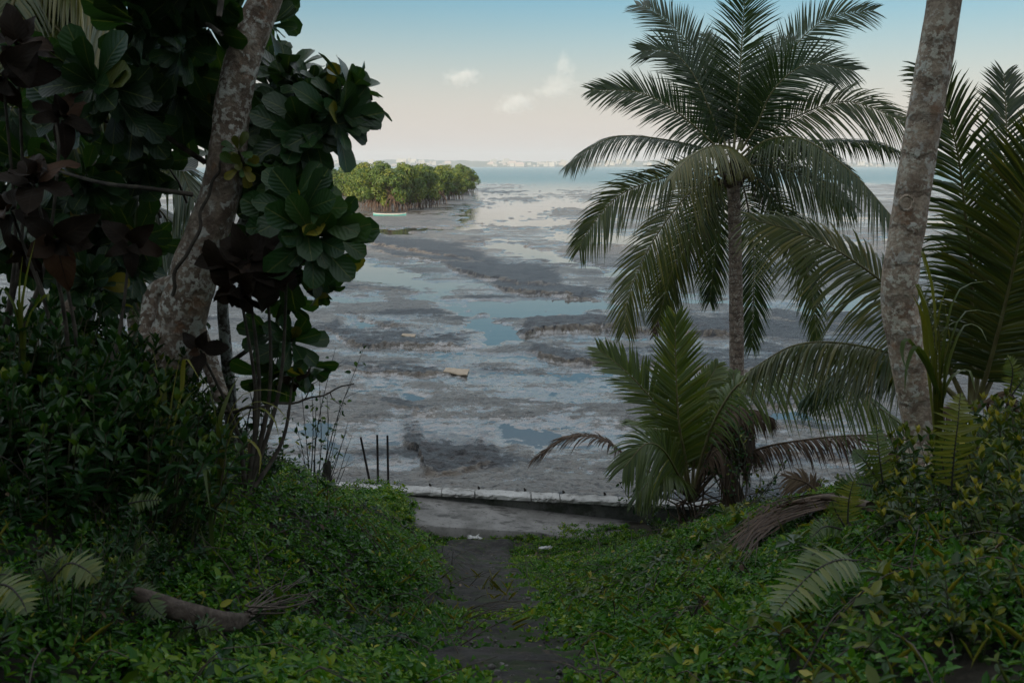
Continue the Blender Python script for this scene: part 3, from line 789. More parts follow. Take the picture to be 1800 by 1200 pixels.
# ------------------------------------------------------------------ boat
def boat():
    c = G(685, 379, .18); c[2] = .16
    t = thing('canoe', 'small turquoise and white canoe lying on the mud before the mangroves', 'boat', c)
    n = 17; u = np.linspace(-1, 1, n); Lh = 2.0
    def ring(off, zb, zt):
        out = []
        for q in u:
            wdt = .36 * (1 - abs(q) ** 2.6) ** .8 - off; wdt = max(wdt, .015); sh = .20 * abs(q) ** 3
            out.append([(q * Lh, -wdt, zt + sh), (q * Lh, -wdt * .85, (zt + zb) / 2 + sh), (q * Lh, -wdt * .45, zb + sh * .8), (q * Lh, 0, zb - .03 + sh * .7), (q * Lh, wdt * .45, zb + sh * .8), (q * Lh, wdt * .85, (zt + zb) / 2 + sh), (q * Lh, wdt, zt + sh)])
        return np.array(out)
    def loft(A): 
        k_ = A.shape[1]; i = (np.arange(n - 1)[:, None] * k_ + np.arange(k_ - 1)[None]).ravel()
        return A.reshape(-1, 3) + c, np.stack((i, i + k_, i + k_ + 1, i + 1), 1)
    mb = MB(); mb.add(*loft(ring(0, -.12, .24))); mb.add(loft(ring(.03, -.08, .24))[0], loft(ring(.03, -.08, .24))[1][:, ::-1])
    mb.build('hull', plain('boat_turquoise', (.10, .36, .38), .5, (.16, .42, .43), 3), t)
    g = MB(); A = ring(-.012, -.12, .255)
    g.tube(A[:, 0] + c, .035, 6); g.tube(A[:, 6] + c, .035, 6); g.build('gunwale', plain('boat_white', (.75, .74, .70), .5), t)
    for q in (-.5, .1, .6):
        s_ = MB(); s_.box(c + (q * Lh, 0, .2), (.18, .58, .03)); s_.build('thwart', plain('boat_seat', (.5, .42, .32), .7), t)
    t.rotation_euler = (0, 0, R(-7)); t.scale = (1, 1, .72)
boat()

# ------------------------------------------------------------------ far shore: hills and town
fx = np.linspace(-2600, 2600, 400)
def hgt(x): return 20 + 26 * (fbm(x * .0016, x * 0, 3, 5) + .25) + 10 * fbm(x * .012, x * 0 + 3, 4, 6) + 14 * fbm(x * .05, x * 0 + 7, 3, 8) * .5
rows = [(4150, -2, 0), (4180, 3, .1), (4350, 0, .55), (4600, 0, 1.0), (5000, 0, .4)]
HX = np.stack([fx] * 5); HY = np.stack([np.full_like(fx, r_[0]) + 40 * fbm(fx * .004, fx * 0, 3, 14) for r_ in rows])
HZ = np.stack([np.maximum(1.0, hgt(fx) * r_[2]) + (r_[1] if r_[2] < .3 else 0) for r_ in rows]); HZ[0] = -2
def hills_mat():
    m, nt = new('wooded_hills'); k = NT(nt); oc = k.n('TexCoord').outputs['Object']
    c = k.mix(k.mapr(k.noise(oc, .02, 5, .7), .4, .6), (.045, .065, .03), (.16, .15, .10)); k.out(k.n('BsdfPrincipled', i={'Base Color': c, 'Roughness': .9})); return m
o = grid_mesh('hills', HX, HY, HZ, hills_mat()); tag(o, 'low wooded hills on the far shore of the bay', 'hills', kind='structure')


def house(name, w_, dp, h, roof, wall, lab):
    t = thing(name, lab, 'building', (0, 0, 0), 'pale buildings along the far shore')
    mb = MB(); mb.box((0, 0, h / 2 - 1), (w_, dp, h + 2)); mb.build('wall', wall, t, smooth=False)
    rb = MB()
    if roof == 'flat':
        rb.box((0, 0, h + .35), (w_ + .8, dp + .8, .7)); rb.box((w_ * .2, 0, h + 1.6), (w_ * .25, dp * .3, 1.8))
    else:
        rh = w_ * .22; V = [(-w_ / 2 - .5, -dp / 2 - .5, h + .01), (w_ / 2 + .5, -dp / 2 - .5, h + .01), (w_ / 2 + .5, dp / 2 + .5, h + .01), (-w_ / 2 - .5, dp / 2 + .5, h + .01), (-w_ * .3, 0, h + rh), (w_ * .3, 0, h + rh)]
        rb.add(V, [(0, 1, 5, 4), (2, 3, 4, 5), (1, 2, 5, 5), (3, 0, 4, 4), (3, 2, 1, 0)])
    rb.build('roof', plain('roof_' + name + roof, (.42, .33, .30) if roof != 'flat' else (.4, .39, .37), .8), t, smooth=False)
    return t
wh = plain('far_wall_white', (.42, .40, .38), .8); wc = plain('far_wall_cream', (.36, .32, .28), .8)
protos = [(house('apartment_block', 26, 14, 17, 'flat', wh, 'long white apartment block among many on the far shore'), 'long white apartment block among the low town on the far shore'),
          (house('tower_block', 13, 12, 25, 'flat', wc, 'tall cream block'), 'tall cream tower block rising over the far shore town'),
          (house('shore_house', 12, 9, 6.5, 'hip', wh, 'low white house with hipped roof'), 'low white house with brownish hipped roof on the far shore'),
          (house('warehouse', 42, 18, 9, 'hip', wc, 'wide cream warehouse'), 'wide low cream warehouse at the water on the far shore')]
first = [True] * 4; rr = np.random.default_rng(5)
for i in range(150):
    seg = rr.random()
    px = rr.uniform(690, 790) if seg < .22 else rr.uniform(860, 1090) if seg < .62 else rr.uniform(1100, 1600) if seg < .92 else rr.uniform(540, 700)
    d = 4150 + 260 * rr.random() ** 1.6; x = (px - 900) / F * d
    ty = rr.choice(4, p=[.3, .14, .44, .12]); zz = float(np.interp(x, fx, hgt(fx))) * np.interp(d, [4180, 4350, 4600], [.1, .55, 1]) * .9 + 1
    pr, lab = protos[ty]
    if first[ty]: pr.location = (x, d, zz); pr['label'] = lab; first[ty] = False
    else: dup(pr, (x, d, zz), rr.uniform(-.4, .4), rr.uniform(.5, 1.0), lab)

# ------------------------------------------------------------------ mangroves
def mangrove(seed, h):
    global RNG
    RNG = np.random.default_rng(seed)
    t = thing('mangrove_tree', 'x', 'mangrove', (0, 0, 0), 'mangrove trees of the grove on the mud')
    tr = MB(); tr.tube([(0, 0, .9), (.1, .05, h * .4), (.05, -.1, h * .75)], [.13, .10, .05], 6); 
    for i in range(6):
        a = i * 1.05 + RNG.normal(0, .2); z0 = h * RNG.uniform(.3, .5); tr.tube([(.05, 0, z0), (math.cos(a) * .8, math.sin(a) * .8, z0 + .6), (math.cos(a) * 1.7, math.sin(a) * 1.7, z0 + 1.3)], [.07, .05, .02], 5, cap=False)
    tr.build('trunk', M['mroot'], t)
    rt = MB()
    for i in range(34):
        a = RNG.uniform(0, 6.283); r = RNG.uniform(.5, 2.1); r2 = r * RNG.uniform(1.0, 1.2); z1 = RNG.uniform(1.0, 2.3)
        x0, y0 = r * math.cos(a), r * math.sin(a)
        rt.tube([(x0 * .35, y0 * .35, z1 + .2), (x0 * .8, y0 * .8, z1 * .8), (x0, y0, z1 * .4), (r2 * math.cos(a), r2 * math.sin(a), -.4)], [.06, .055, .05, .035], 4, cap=False)
    rt.build('prop_roots', M['mroot'], t)
    cr = MB()
    n = 30
    for i in range(n):
        z = RNG.uniform(-.9, 1); a = i * 2.4 + RNG.normal(0, .3); q = math.sqrt(max(0, 1 - z * z))
        rad = RNG.uniform(.8, 1.0); ctr = np.array((q * math.cos(a) * 2.1 * rad, q * math.sin(a) * 2.1 * rad, h * .49 + z * h * .40 * rad))
        k_ = 150; rr_ = RNG.uniform(.6, 1.05)
        v = nrm(RNG.normal(0, 1, (k_, 3)) + (0, 0, .3)); p = ctr + v * rr_ * RNG.uniform(.8, 1.08, (k_, 1)) * (1, 1, .8)
        D = nrm(np.cross(v, RNG.normal(0, 1, (k_, 3))) + v * .35); N = nrm(v + RNG.normal(0, .25, (k_, 3)))
        base = RNG.normal(.5, .13)
        cr.bulk(p - D * .12, D, N, RNG.uniform(.24, .42, k_), RNG.uniform(.13, .22, k_), np.clip(base + RNG.normal(0, .12, k_), 0, 1), .1, .15)
    cr.build('crown', M['mangrove'], t); return t
mp = [mangrove(101, 6.0), mangrove(102, 6.6), mangrove(103, 5.4)]
RNG = np.random.default_rng(21)
spots = []
for px, py in [(640, 362), (664, 368), (690, 369), (716, 366), (742, 363), (768, 357), (793, 350), (812, 342), (824, 335)]: spots.append((px, py, 0))
for px, py in [(628, 352), (655, 355), (682, 357), (708, 355), (735, 352), (760, 347), (785, 341), (806, 335), (650, 346), (680, 347), (710, 346), (740, 343), (770, 338), (795, 332), (818, 328), (700, 338), (735, 335), (765, 331), (790, 327), (810, 323)]: spots.append((px, py, 1))
for px, py in [(618, 349), (600, 347), (578, 348), (555, 347), (530, 348), (500, 350), (470, 349), (440, 350), (612, 341), (585, 340), (560, 339), (535, 340), (600, 334), (570, 333), (540, 333), (510, 340), (480, 340)]: spots.append((px, py, 2))
LABM = {0: 'mangrove in the front row of the grove, yellowish crown over bare prop roots', 1: 'mangrove inside the grove, only its round green crown showing', 2: 'darker green mangrove in the far left arm of the grove'}
for i, (px, py, ro) in enumerate(spots):
    g = G(px, py, .3); z = .25
    sx_ = RNG.uniform(.9, 1.12)
    r_ = mp[i] if i < 3 else mp[i % 3]
    if i < 3: r_.location = (g[0], g[1], z); r_.scale = (sx_, sx_, sx_ * .97); r_['label'] = LABM[ro]; r_.rotation_euler = (0, 0, RNG.uniform(0, 6))
    else: dup(r_, (g[0], g[1], z), RNG.uniform(0, 6.28), (sx_, sx_, sx_ * RNG.uniform(.74, 1.02)), LABM[ro])
# ================================================================== PALMS
def PP(l, d, offs=None):
    """photo points at depth d plus per-point depth offsets"""
    offs = np.zeros(len(l)) if offs is None else np.interp(np.linspace(0, 1, len(l)), np.linspace(0, 1, len(offs)), offs)
    return [P(a, b, d + o_) for (a, b), o_ in zip(l, offs)]

RNG = np.random.default_rng(33)
# ---- the coconut palm by the mud
D0 = 19.0
bp = P(1294, 820, D0); bp[2] = -.05
t = thing('coconut_palm', 'coconut palm with full round crown and slim ringed trunk standing at the mud edge', 'palm tree', bp)
mb = MB(); tp = P(1288, 300, D0)
tr = spline([bp - (0, 0, .4), bp + (0, 0, .3), P(1295, 650, D0), P(1293, 480, D0), P(1291, 380, D0), tp], 40)
mb.tube(tr, np.interp(np.linspace(0, 1, 40), [0, .1, .2, .7, .9, 1], [.26, .21, .155, .125, .12, .14]) * (1 + .03 * np.sin(np.arange(40) * 2.3)), 16)
mb.build('trunk', M['bark_p'], t)
mb = MB()   # brown fibre and leaf bases
for i in range(26):
    a = RNG.uniform(0, 6.28); c0 = tp + (math.cos(a) * .09, math.sin(a) * .09, RNG.uniform(-.35, .1)); e = c0 + (math.cos(a) * .22, math.sin(a) * .22, RNG.uniform(.1, .42))
    mb.tube([c0, (c0 + e) / 2 + (math.cos(a) * .03, math.sin(a) * .03, -.02), e], [.06, .05, .03], 5, cap=False)
mb.build('crown_shaft', M['fibre'], t)
for dx, dz, dy in ((.07, -.06, -.24), (.24, .0, -.2), (-.1, -.12, -.22), (.33, -.08, -.1)):
    mb = MB(); u_ = np.linspace(0, np.pi, 9); c0 = tp + (dx, dy, dz - .04)
    mb.tube(np.stack((c0[0] + 0 * u_, c0[1] + 0 * u_, c0[2] - .10 * np.cos(u_)), 1), .075 * np.sin(u_) + .002, 10); mb.build('coconut', M['nut'], t)
FR = [  # points, depth offsets (m), leaflet length, droop, v angle, tone, dead
    ([(1272, 268), (1250, 200), (1218, 130), (1180, 92), (1127, 90)], [0, .3, .5], .78, .25, .2, .30, 0),
    ([(1276, 262), (1250, 150), (1205, 70), (1150, 20), (1118, 8)], [0, .8, 1.6], .75, .25, .15, .25, 0),
    ([(1290, 262), (1300, 130), (1308, 20), (1314, -70)], [0, .1, -.2], .85, .3, .15, .32, 0),
    ([(1300, 262), (1345, 160), (1385, 96), (1452, 33), (1535, 18)], [0, .5, .8], .8, .35, .15, .35, 0),
    ([(1302, 265), (1330, 220), (1360, 158), (1418, 114), (1500, 124)], [0, -.5, -.9], .78, .4, .15, .28, 0),
    ([(1275, 275), (1240, 240), (1193, 200), (1127, 164), (1040, 158)], [0, -.4, -.6], .66, .3, .2, .36, 0),
    ([(1272, 280), (1227, 258), (1127, 240), (1064, 246), (998, 290)], [0, -.5, -.9], .6, .75, -.05, .34, 0),
    ([(1300, 275), (1335, 245), (1402, 204), (1493, 179), (1603, 220)], [0, -.3, -.4], .82, .75, .1, .46, 0),
    ([(1304, 282), (1370, 256), (1460, 248), (1530, 252), (1590, 270)], [0, .5, .9], .6, .7, 0, .12, 0),
    ([(1304, 280), (1350, 246), (1415, 246), (1500, 305), (1578, 392)], [0, -1.2, -2.6], .62, 1.0, -.35, .55, 0),
    ([(1298, 285), (1290, 262), (1255, 256), (1215, 275), (1180, 312)], [0, -1.6, -2.8], .5, .9, -.2, .86, 0),
    ([(1275, 298), (1225, 300), (1160, 315), (1085, 346), (1030, 412), (1018, 440)], [0, -.4, -.5], .66, .55, .15, .50, 0),
    ([(1278, 300), (1235, 318), (1193, 360), (1140, 437), (1105, 520), (1098, 580)], [0, -.7, -1.1], .66, .55, -.1, .6, 0),
    ([(1282, 305), (1250, 340), (1215, 410), (1180, 480), (1158, 560)], [0, -.2, -.1], .66, .5, -.05, .5, 0),
    ([(1284, 305), (1268, 345), (1258, 420), (1248, 530)], [0, .9, 1.2], .55, .5, .0, .34, 0),
    ([(1296, 305), (1312, 350), (1325, 450), (1322, 610)], [0, .8, 1.1], .58, .45, .0, .30, 0),
    ([(1300, 292), (1350, 292), (1420, 312), (1500, 362)], [0, .2, .2], .66, .8, -.1, .40, 0),
    ([(1300, 300), (1345, 325), (1395, 400), (1425, 500), (1436, 600)], [0, .1, .3], .52, .5, -.15, .55, 0),
    ([(1302, 284), (1370, 262), (1440, 270), (1510, 320)], [0, .9, 1.5], .62, .6, .0, .40, 0),
    ([(1284, 268), (1272, 180), (1262, 110), (1240, 60)], [0, 1.2, 2.2], .66, .25, .1, .22, 0),
    ([(1296, 265), (1330, 150), (1362, 90), (1400, 70)], [0, 1.2, 2.0], .68, .3, .1, .22, 0),
    ([(1300, 302), (1350, 345), (1412, 450), (1432, 545)], [0, .4, .7], .4, .25, -.4, .5, 1),
    ([(1278, 302), (1262, 330), (1225, 400), (1175, 500), (1150, 590)], [0, .3, .5], .4, .3, -.4, .55, 1),
]
for i, (pt, of, L_, dr_, v_, tn, dd_) in enumerate(FR):
    frond(PP(pt, D0, of), L_ * 1.12, 110, dr_ * (.6 if i < 9 or i > 17 else .8), {2: (.1, -1, .1), 9: (.2, -.4, 1), 10: (0, -.5, 1), 8: (0, .35, 1), 6: (0, -.3, 1)}.get(i, (0, -1, .45)), v_, .027, tn + (.15 if i in (7, 11, 12, 13, 16) else 0), bool(dd_), .1, t, t0=.06,
          label='dry brown hanging frond' if dd_ else 'pale yellow tipped frond bent over the crown heart' if i == 10 else None)

# ---- near coconut trunk on the right (its crown is above the picture)
D1 = 7.0
b1 = P(1612, 752, D1); b1[2] = bank(b1[0], b1[1])
t = thing('coconut_palm', 'thick lichen spotted coconut trunk leaning on the right bank, crown out of view', 'palm tree', b1)
tr = spline([P(1632, 800, D1), P(1618, 740, D1), P(1592, 600, D1 + .02), P(1580, 520, D1 + .03), P(1598, 380, D1), P(1630, 180, D1 - .02), P(1660, 0, D1), P(1690, -260, D1 + .1), P(1720, -520, D1 + .2)], 90)
rad = np.interp(np.linspace(0, 1, 90), [0, .045, .10, .20, .3, .5, .7, 1], [.20, .16, .122, .126, .124, .120, .114, .11])
rad = rad * (1 + .03 * fbm(np.arange(90) * .35, np.zeros(90), 3, 3) * 2)
mb = MB(); mb.tube(tr, rad, 24)
# uneven surface
V = mb.V[0]; ctr = np.repeat(tr, 24, 0); dv = V - ctr; nz = fbm(np.tile(np.arange(24), 90) * .6, np.repeat(np.arange(90), 24) * .45, 4, 8)
mb.V[0] = ctr + dv * (1 + .09 * nz)[:, None]
mb.build('trunk', M['bark_r'], t)
sc_c = P(1594, 357, D1 - .147); mb = MB(); th = np.linspace(0, 2 * np.pi, 14); mb.tube(np.stack((sc_c[0] + .046 * np.cos(th), np.full(14, sc_c[1]) + .012 * np.abs(np.cos(th)), sc_c[2] + .05 * np.sin(th)), 1), .010, 6); mb.build('scar', M['bark_r'], t)
top = tr[-1]
for i in range(14):
    a = i * 2.4; e = RNG.uniform(-.2, .9); pts = [top, top + dirv(a, e + .3) * .9, top + dirv(a, e) * 2.0 + (0, 0, -.1), top + dirv(a, e - .25) * 3.0 + (0, 0, -.4)]
    frond(pts, .75, 50, .5, None, .1, .045, .35, False, .05, t)

# ---- young palm behind the right trunk
D2_ = 9.0
b2 = P(1712, 735, D2_); b2[2] = bank(b2[0], b2[1])
t = thing('coconut_palm', 'trunkless young palm with huge upright fronds behind the right trunk', 'palm tree', b2)
for i, (pt, of, L_, dr_, v_, tn, fc) in enumerate([
    ([(1716, 720), (1742, 630), (1775, 500), (1800, 380), (1835, 230)], [0, -.4, -.8], .95, .12, .1, .52, (-.25, -1, .1)),
    ([(1706, 715), (1708, 480), (1697, 380), (1683, 267), (1655, 170), (1625, 120)], [0, -.2, -.2], .80, .2, .12, .42, (.15, -1, .15)),
    ([(1700, 715), (1640, 595), (1560, 503), (1440, 423), (1322, 385)], [0, .2, .3], .78, .38, .1, .62, (.2, -.9, .6)),
    ([(1695, 712), (1610, 640), (1500, 606), (1400, 606), (1318, 650)], [0, .0, -.1], .42, .95, -.1, .60, None),
    ([(1720, 715), (1790, 580), (1880, 470), (1990, 420)], [0, .3, .5], .85, .35, .1, .45, (-.3, -.8, .6)),
    ([(1712, 715), (1745, 430), (1768, 260), (1765, 130)], [0, .4, .9], .72, .15, .12, .30, (-.1, -1, .1)),
    ([(1715, 715), (1790, 480), (1860, 300), (1900, 150)], [0, .6, 1.2], .72, .2, .1, .32, (-.2, -1, .1)),
    ([(1700, 712), (1600, 640), (1500, 640), (1410, 700)], [0, .5, .9], .38, .8, -.1, .18, None),
]):
    frond(PP(pt, D2_, of), L_ * .94, 112, dr_ * 1.4, fc, v_, .026, tn + .12, False, .06, t, t0=.12, rr=.020, ang=(70, 30))
for pt in ([(1712, 720), (1650, 720), (1600, 760), (1560, 800)], [(1714, 720), (1770, 690), (1800, 740), (1815, 790)]):
    frond(PP(pt, D2_ - .6), .45, 45, .6, None, -.3, .03, .4, True, .2, t, label='dry brown frond')

# ---- young palm at the wall
D3 = 13.1
b3 = P(1215, 893, D3); b3[2] = bank(b3[0], b3[1])
t = thing('coconut_palm', 'young trunkless coconut palm with dead brown fronds beside the seawall', 'palm tree', b3)
for i, (pt, of, L_, dr_, v_, tn, fc, dd_) in enumerate([
    ([(1215, 880), (1204, 800), (1193, 740), (1188, 640), (1187, 556)], [0, -.1, .1], .62, .05, .38, .55, (0.05, -1, .1), 0),
    ([(1212, 875), (1195, 800), (1160, 722), (1110, 662), (1052, 613)], [0, .0, .2], .62, .15, .3, .40, (.35, -.9, .5), 0),
    ([(1218, 875), (1237, 790), (1265, 722), (1310, 668), (1400, 655), (1500, 688), (1590, 748)], [0, -.4, -1.2], .62, .8, .0, .42, (-.2, -.6, 1), 0),
    ([(1212, 880), (1190, 830), (1165, 790), (1135, 780), (1098, 820)], [0, -.7, -1.2], .62, .5, .0, .34, (.1, -.8, .6), 0),
    ([(1210, 880), (1185, 800), (1150, 752), (1105, 738)], [0, .4, .8], .42, .3, .2, .5, None, 0),
    ([(1212, 872), (1150, 835), (1108, 808), (1060, 772), (1000, 768), (938, 806)], [0, -.2, -.2], .40, .55, .3, .36, None, 1),
    ([(1218, 872), (1245, 800), (1275, 735), (1320, 720), (1360, 735)], [0, .1, -.3], .42, .8, -.3, .55, None, 1),
    ([(1218, 878), (1260, 830), (1330, 790), (1420, 772), (1520, 764), (1610, 768)], [0, .1, -.8], .40, .9, -.2, .5, None, 1),
    ([(1216, 878), (1235, 830), (1262, 790), (1290, 830), (1300, 880)], [0, -.2, -.5], .38, .8, -.4, .45, None, 1),
    ([(1214, 878), (1228, 820), (1232, 770), (1246, 700), (1270, 650)], [0, .5, 1.0], .40, .3, .2, .45, None, 0),
    ([(1216, 880), (1245, 820), (1300, 780), (1345, 800)], [0, .5, .8], .35, .9, -.3, .4, None, 1),
    ([(1218, 876), (1256, 800), (1284, 720), (1290, 655)], [0, .5, .9], .46, .35, .1, .40, (0, -1, .3), 0),
    ([(1218, 876), (1250, 790), (1285, 712), (1318, 740), (1330, 800)], [0, .2, .1], .45, .9, -.3, .5, None, 1),
    ([(1218, 878), (1245, 800), (1268, 740), (1296, 760), (1304, 820)], [0, .3, .5], .45, .9, -.4, .6, None, 1),
    ([(1216, 876), (1222, 780), (1232, 700), (1262, 640)], [0, .3, .7], .46, .3, .2, .5, (.1, -1, .3), 0),
    ([(1214, 878), (1196, 840), (1160, 830), (1120, 870)], [0, -.4, -.7], .42, .7, -.1, .4, None, 0),
]):
    frond(PP(pt, D3, of), L_, 66, dr_, fc, v_, .038, tn, bool(dd_), .15 if dd_ else .04, t, mats=None if dd_ else (M['frond_y'], M['rach']), t0=.28 if dd_ else .22, rr=.02,
          label='dead brown drooping frond' if dd_ else 'broad upright green frond' if i == 0 else None)
mb = MB()
for i in range(16):
    a = RNG.uniform(0, 6.28); mb.tube([b3 + (RNG.normal(0, .12), RNG.normal(0, .1), -.1), b3 + (RNG.normal(0, .2), RNG.normal(0, .1), .35), b3 + (RNG.normal(0.1, .35), RNG.normal(0, .2), RNG.uniform(.5, .95))], [.02, .014, .006], 5, cap=False)
mb.build('dry_leaf_bases', M['drach'], t)

# ---- palms behind the thicket, upper left
def bgpalm(px, py, d, fr, lab, pale):
    b = P(px, py, d); zz = b.copy(); zz[2] = bank(b[0], min(d, 13.2)) if d < 13.5 else 0
    t = thing('coconut_palm', lab, 'palm tree', zz)
    mb = MB(); mb.tube(spline([zz - (0, 0, .3), (zz + b) / 2 + (.1, 0, 0), b], 20), np.linspace(.17, .12, 20), 12); mb.build('trunk', M['bark_p'], t)
    for pt, of, dr_, tn in fr:
        frond(PP([(px, py)] + pt, d, of), .72, 60, dr_, None, .05, .042, tn, False, .08, t)
bgpalm(55, -70, 10.5, [
    ([(110, -40), (170, 0), (205, 90), (215, 190)], [0, -.2, -.4], 1.0, .85), ([(30, -20), (10, 80), (20, 190), (12, 290)], [0, -.5, -.8], .9, .75),
    ([(110, -10), (180, 60), (260, 110)], [0, .2, .4], .6, .3), ([(80, 0), (100, 100), (150, 220)], [0, .4, .7], .5, .3), ([(20, 20), (-40, 110), (-90, 260)], [0, .2, .3], .6, .3),
    ([(140, -60), (240, -20), (300, 60)], [0, .6, 1], .6, .3), ([(60, 20), (70, 120), (60, 250)], [0, .7, 1.1], .5, .25), ([(90, -120), (160, -160), (260, -150)], [0, 0, 0], .4, .3),
    ([(0, -120), (-80, -110), (-160, -40)], [0, 0, 0], .4, .3), ([(75, 10), (110, 60), (185, 120), (230, 175)], [0, -.3, -.6], .7, .6)], 'tall palm with pale hanging leaflets behind the thicket, top left corner', 1)
bgpalm(215, 330, 12.6, [
    ([(235, 260), (290, 205), (345, 212), (370, 250)], [0, -.2, -.3], .5, .45), ([(190, 270), (140, 230), (80, 260)], [0, 0, 0], .6, .35), ([(250, 300), (310, 290), (340, 350)], [0, -.4, -.7], .7, .5),
    ([(210, 250), (190, 180), (150, 130)], [0, .3, .5], .4, .3), ([(225, 250), (240, 190), (280, 140)], [0, .3, .6], .4, .3), ([(170, 330), (100, 350), (60, 420)], [0, -.3, -.4], .7, .4), ([(240, 350), (290, 380), (310, 460)], [0, -.2, -.3], .7, .55),
    ([(200, 370), (190, 430), (200, 500)], [0, -.3, -.5], .6, .5)], 'low palm with short fronds seen through the gap left of the leaning trunk', 0)

# ================================================================== LEFT THICKET
RNG = np.random.default_rng(55)
# leaning trunk
DL = 6.0
bl = P(318, 650, DL); bl[2] = bank(bl[0], bl[1])
t = thing('leaning_tree', 'big leaning tree trunk mottled with lichen at the left of the view', 'tree', bl)
tr = spline([P(270, 720, DL - .05), P(305, 610, DL), P(330, 520, DL), P(352, 440, DL), P(385, 350, DL), P(402, 260, DL), P(410, 180, DL), P(432, 90, DL), P(466, 0, DL + .05), P(520, -140, DL + .1), P(600, -330, DL + .3)], 90)
rad = np.interp(np.linspace(0, 1, 90), [0, .1, .2, .3, .42, .55, .7, .8, 1], [.17, .155, .14, .126, .113, .104, .100, .098, .08])
mb = MB(); mb.tube(tr, rad, 24)
V = mb.V[0]; ctr = np.repeat(tr, 24, 0); dv = V - ctr; nz = fbm(np.tile(np.arange(24), 90) * .45, np.repeat(np.arange(90), 24) * .25, 4, 18)
mb.V[0] = ctr + dv * (1 + .22 * nz)[:, None]
mb.build('trunk', M['bark_l'], t)
mb = MB()
for q in ([P(255, 600, DL - .05), P(268, 520, DL + .1), P(300, 500, DL + .1), P(335, 500, DL)], [P(390, 700, DL - .1), P(370, 640, DL), P(345, 570, DL + .02), P(340, 520, DL)]):
    mb.tube(spline(q, 14), np.linspace(.05, .06, 14), 8)
mb.build('root', M['bark_l'], t)
mb = MB(); mb.tube(spline([P(520, -140, 6.1), P(450, -120, 5.8), P(400, -60, 5.6), P(385, 30, 5.5)], 16), np.linspace(.05, .016, 16), 6)
mb.build('branch', M['twig'], t)
# vine climbing on the trunk
vp = spline([P(303, 520, DL - .19), P(312, 470, DL - .20), P(345, 420, DL - .20), P(355, 370, DL - .17), P(375, 320, DL - .16), P(388, 290, DL - .14), P(396, 255, DL - .12)], 40)
vp += np.stack((.008 * np.sin(np.arange(40) * .9), np.zeros(40), np.zeros(40)), 1)
mb = MB(); mb.tube(vp, np.interp(np.linspace(0, 1, 40), [0, 1], [.012, .007]), 6); o = mb.build('vine', M['twig'], None, vp[0]); tag(o, 'thin woody vine climbing the face of the leaning trunk', 'vine')


def almond(name, lab, base, stems, ros, L=.27):
    t = thing(name, lab, 'tree', base)
    for q, r0, r1 in stems:
        mb = MB(); mb.tube(spline(q, 20), np.linspace(r0, r1, 20), 8); mb.build('trunk' if r0 > .03 else 'branch', M['bark_s'] if r0 > .028 else M['twig'], t)
    for r_ in ros:
        c, ax, n, l, tn, yl = r_[:6]
        mb = MB(); rosette(mb, c, ax, l * 1.04, n + 3, tn, yl); 
        st_ = nrm(ax); mb2 = MB(); mb2.tube([c - st_ * .22 - (0, 0, .06), c - st_ * .1, c + st_ * .01], [.011, .009, .006], 5)
        lc = mb.build('leaf_rosette', M['almond'], t); mb2.build('twig', M['twig'], lc)
    return t
cam_dir = (0, -1, .15)
# tree right of the trunk
b = P(405, 770, 6.9); b[2] = bank(b[0], b[1])
ST = [([b - (0, 0, .3), P(406, 720, 6.8), P(396, 600, 6.7), P(392, 520, 6.6), P(410, 430, 6.5), P(440, 360, 6.4), P(470, 250, 6.4)], .05, .026),
      ([P(410, 430, 6.5), P(450, 400, 6.2), P(510, 385, 5.8)], .022, .012), ([P(440, 360, 6.4), P(500, 280, 6.2), P(580, 205, 6.1)], .022, .010),
      ([P(470, 250, 6.4), P(490, 180, 6.4), P(500, 140, 6.4)], .018, .01), ([P(400, 640, 6.7), P(460, 600, 6.5), P(505, 590, 6.3)], .018, .01), ([P(440, 360, 6.4), P(460, 430, 6.2), P(530, 470, 6.0)], .016, .008)]
RS = []
def rs(px, py, d, ax, n=11, l=.27, tn=.42, yl=.02): RS.append((P(px, py, d), np.array(ax, float), n, l, tn, yl))
rs(535, 372, 5.6, (.15, -1, .25), 13, .30, .5); rs(548, 415, 5.55, (.45, -.9, -.15), 12, .30, .5); rs(512, 395, 5.8, (-.1, -.9, .1), 10, .25, .4)
rs(598, 185, 6.1, (.8, -.5, .5), 12, .27, .4); rs(610, 165, 6.2, (.7, .1, .8), 10, .25, .4); rs(588, 215, 6.0, (.7, -.6, .1), 11, .27, .38)
rs(505, 140, 6.4, (.1, -.3, 1), 11, .26, .35); rs(485, 165, 6.7, (.1, -.4, .9), 10, .26, .3); rs(545, 160, 6.3, (.3, -.4, .8), 11, .26, .3); rs(530, 235, 6.0, (.2, -1, .1), 13, .28, .4); rs(480, 215, 6.3, (-.2, -.9, .2), 11, .27, .32)
rs(545, 225, 6.1, (.6, -.8, .2), 11, .27, .36); rs(505, 272, 6.2, (.1, -.6, -.8), 8, .22, .42, .14); rs(485, 290, 6.0, (.1, -.9, .5), 11, .2, .72, .1); rs(472, 275, 6.4, (.1, -.7, .7), 9, .19, .62)
rs(500, 328, 6.1, (.1, -.9, -.2), 11, .27, .3); rs(485, 340, 6.5, (.1, -.9, .0), 10, .26, .3); rs(505, 455, 6.0, (.1, -.7, -.6), 11, .26, .26); rs(560, 455, 6.0, (.5, -.5, -.7), 9, .24, .35, .05); rs(565, 500, 6.05, (.2, -.3, -.9), 6, .15, .55, .1)
rs(480, 420, 6.4, (.2, -.8, -.3), 10, .26, .22); rs(468, 130, 6.8, (.2, -.5, .6), 10, .26, .25); rs(500, 250, 6.5, (.0, -.2, .9), 10, .27, .25); rs(555, 200, 6.4, (.2, -.6, .5), 11, .27, .25)
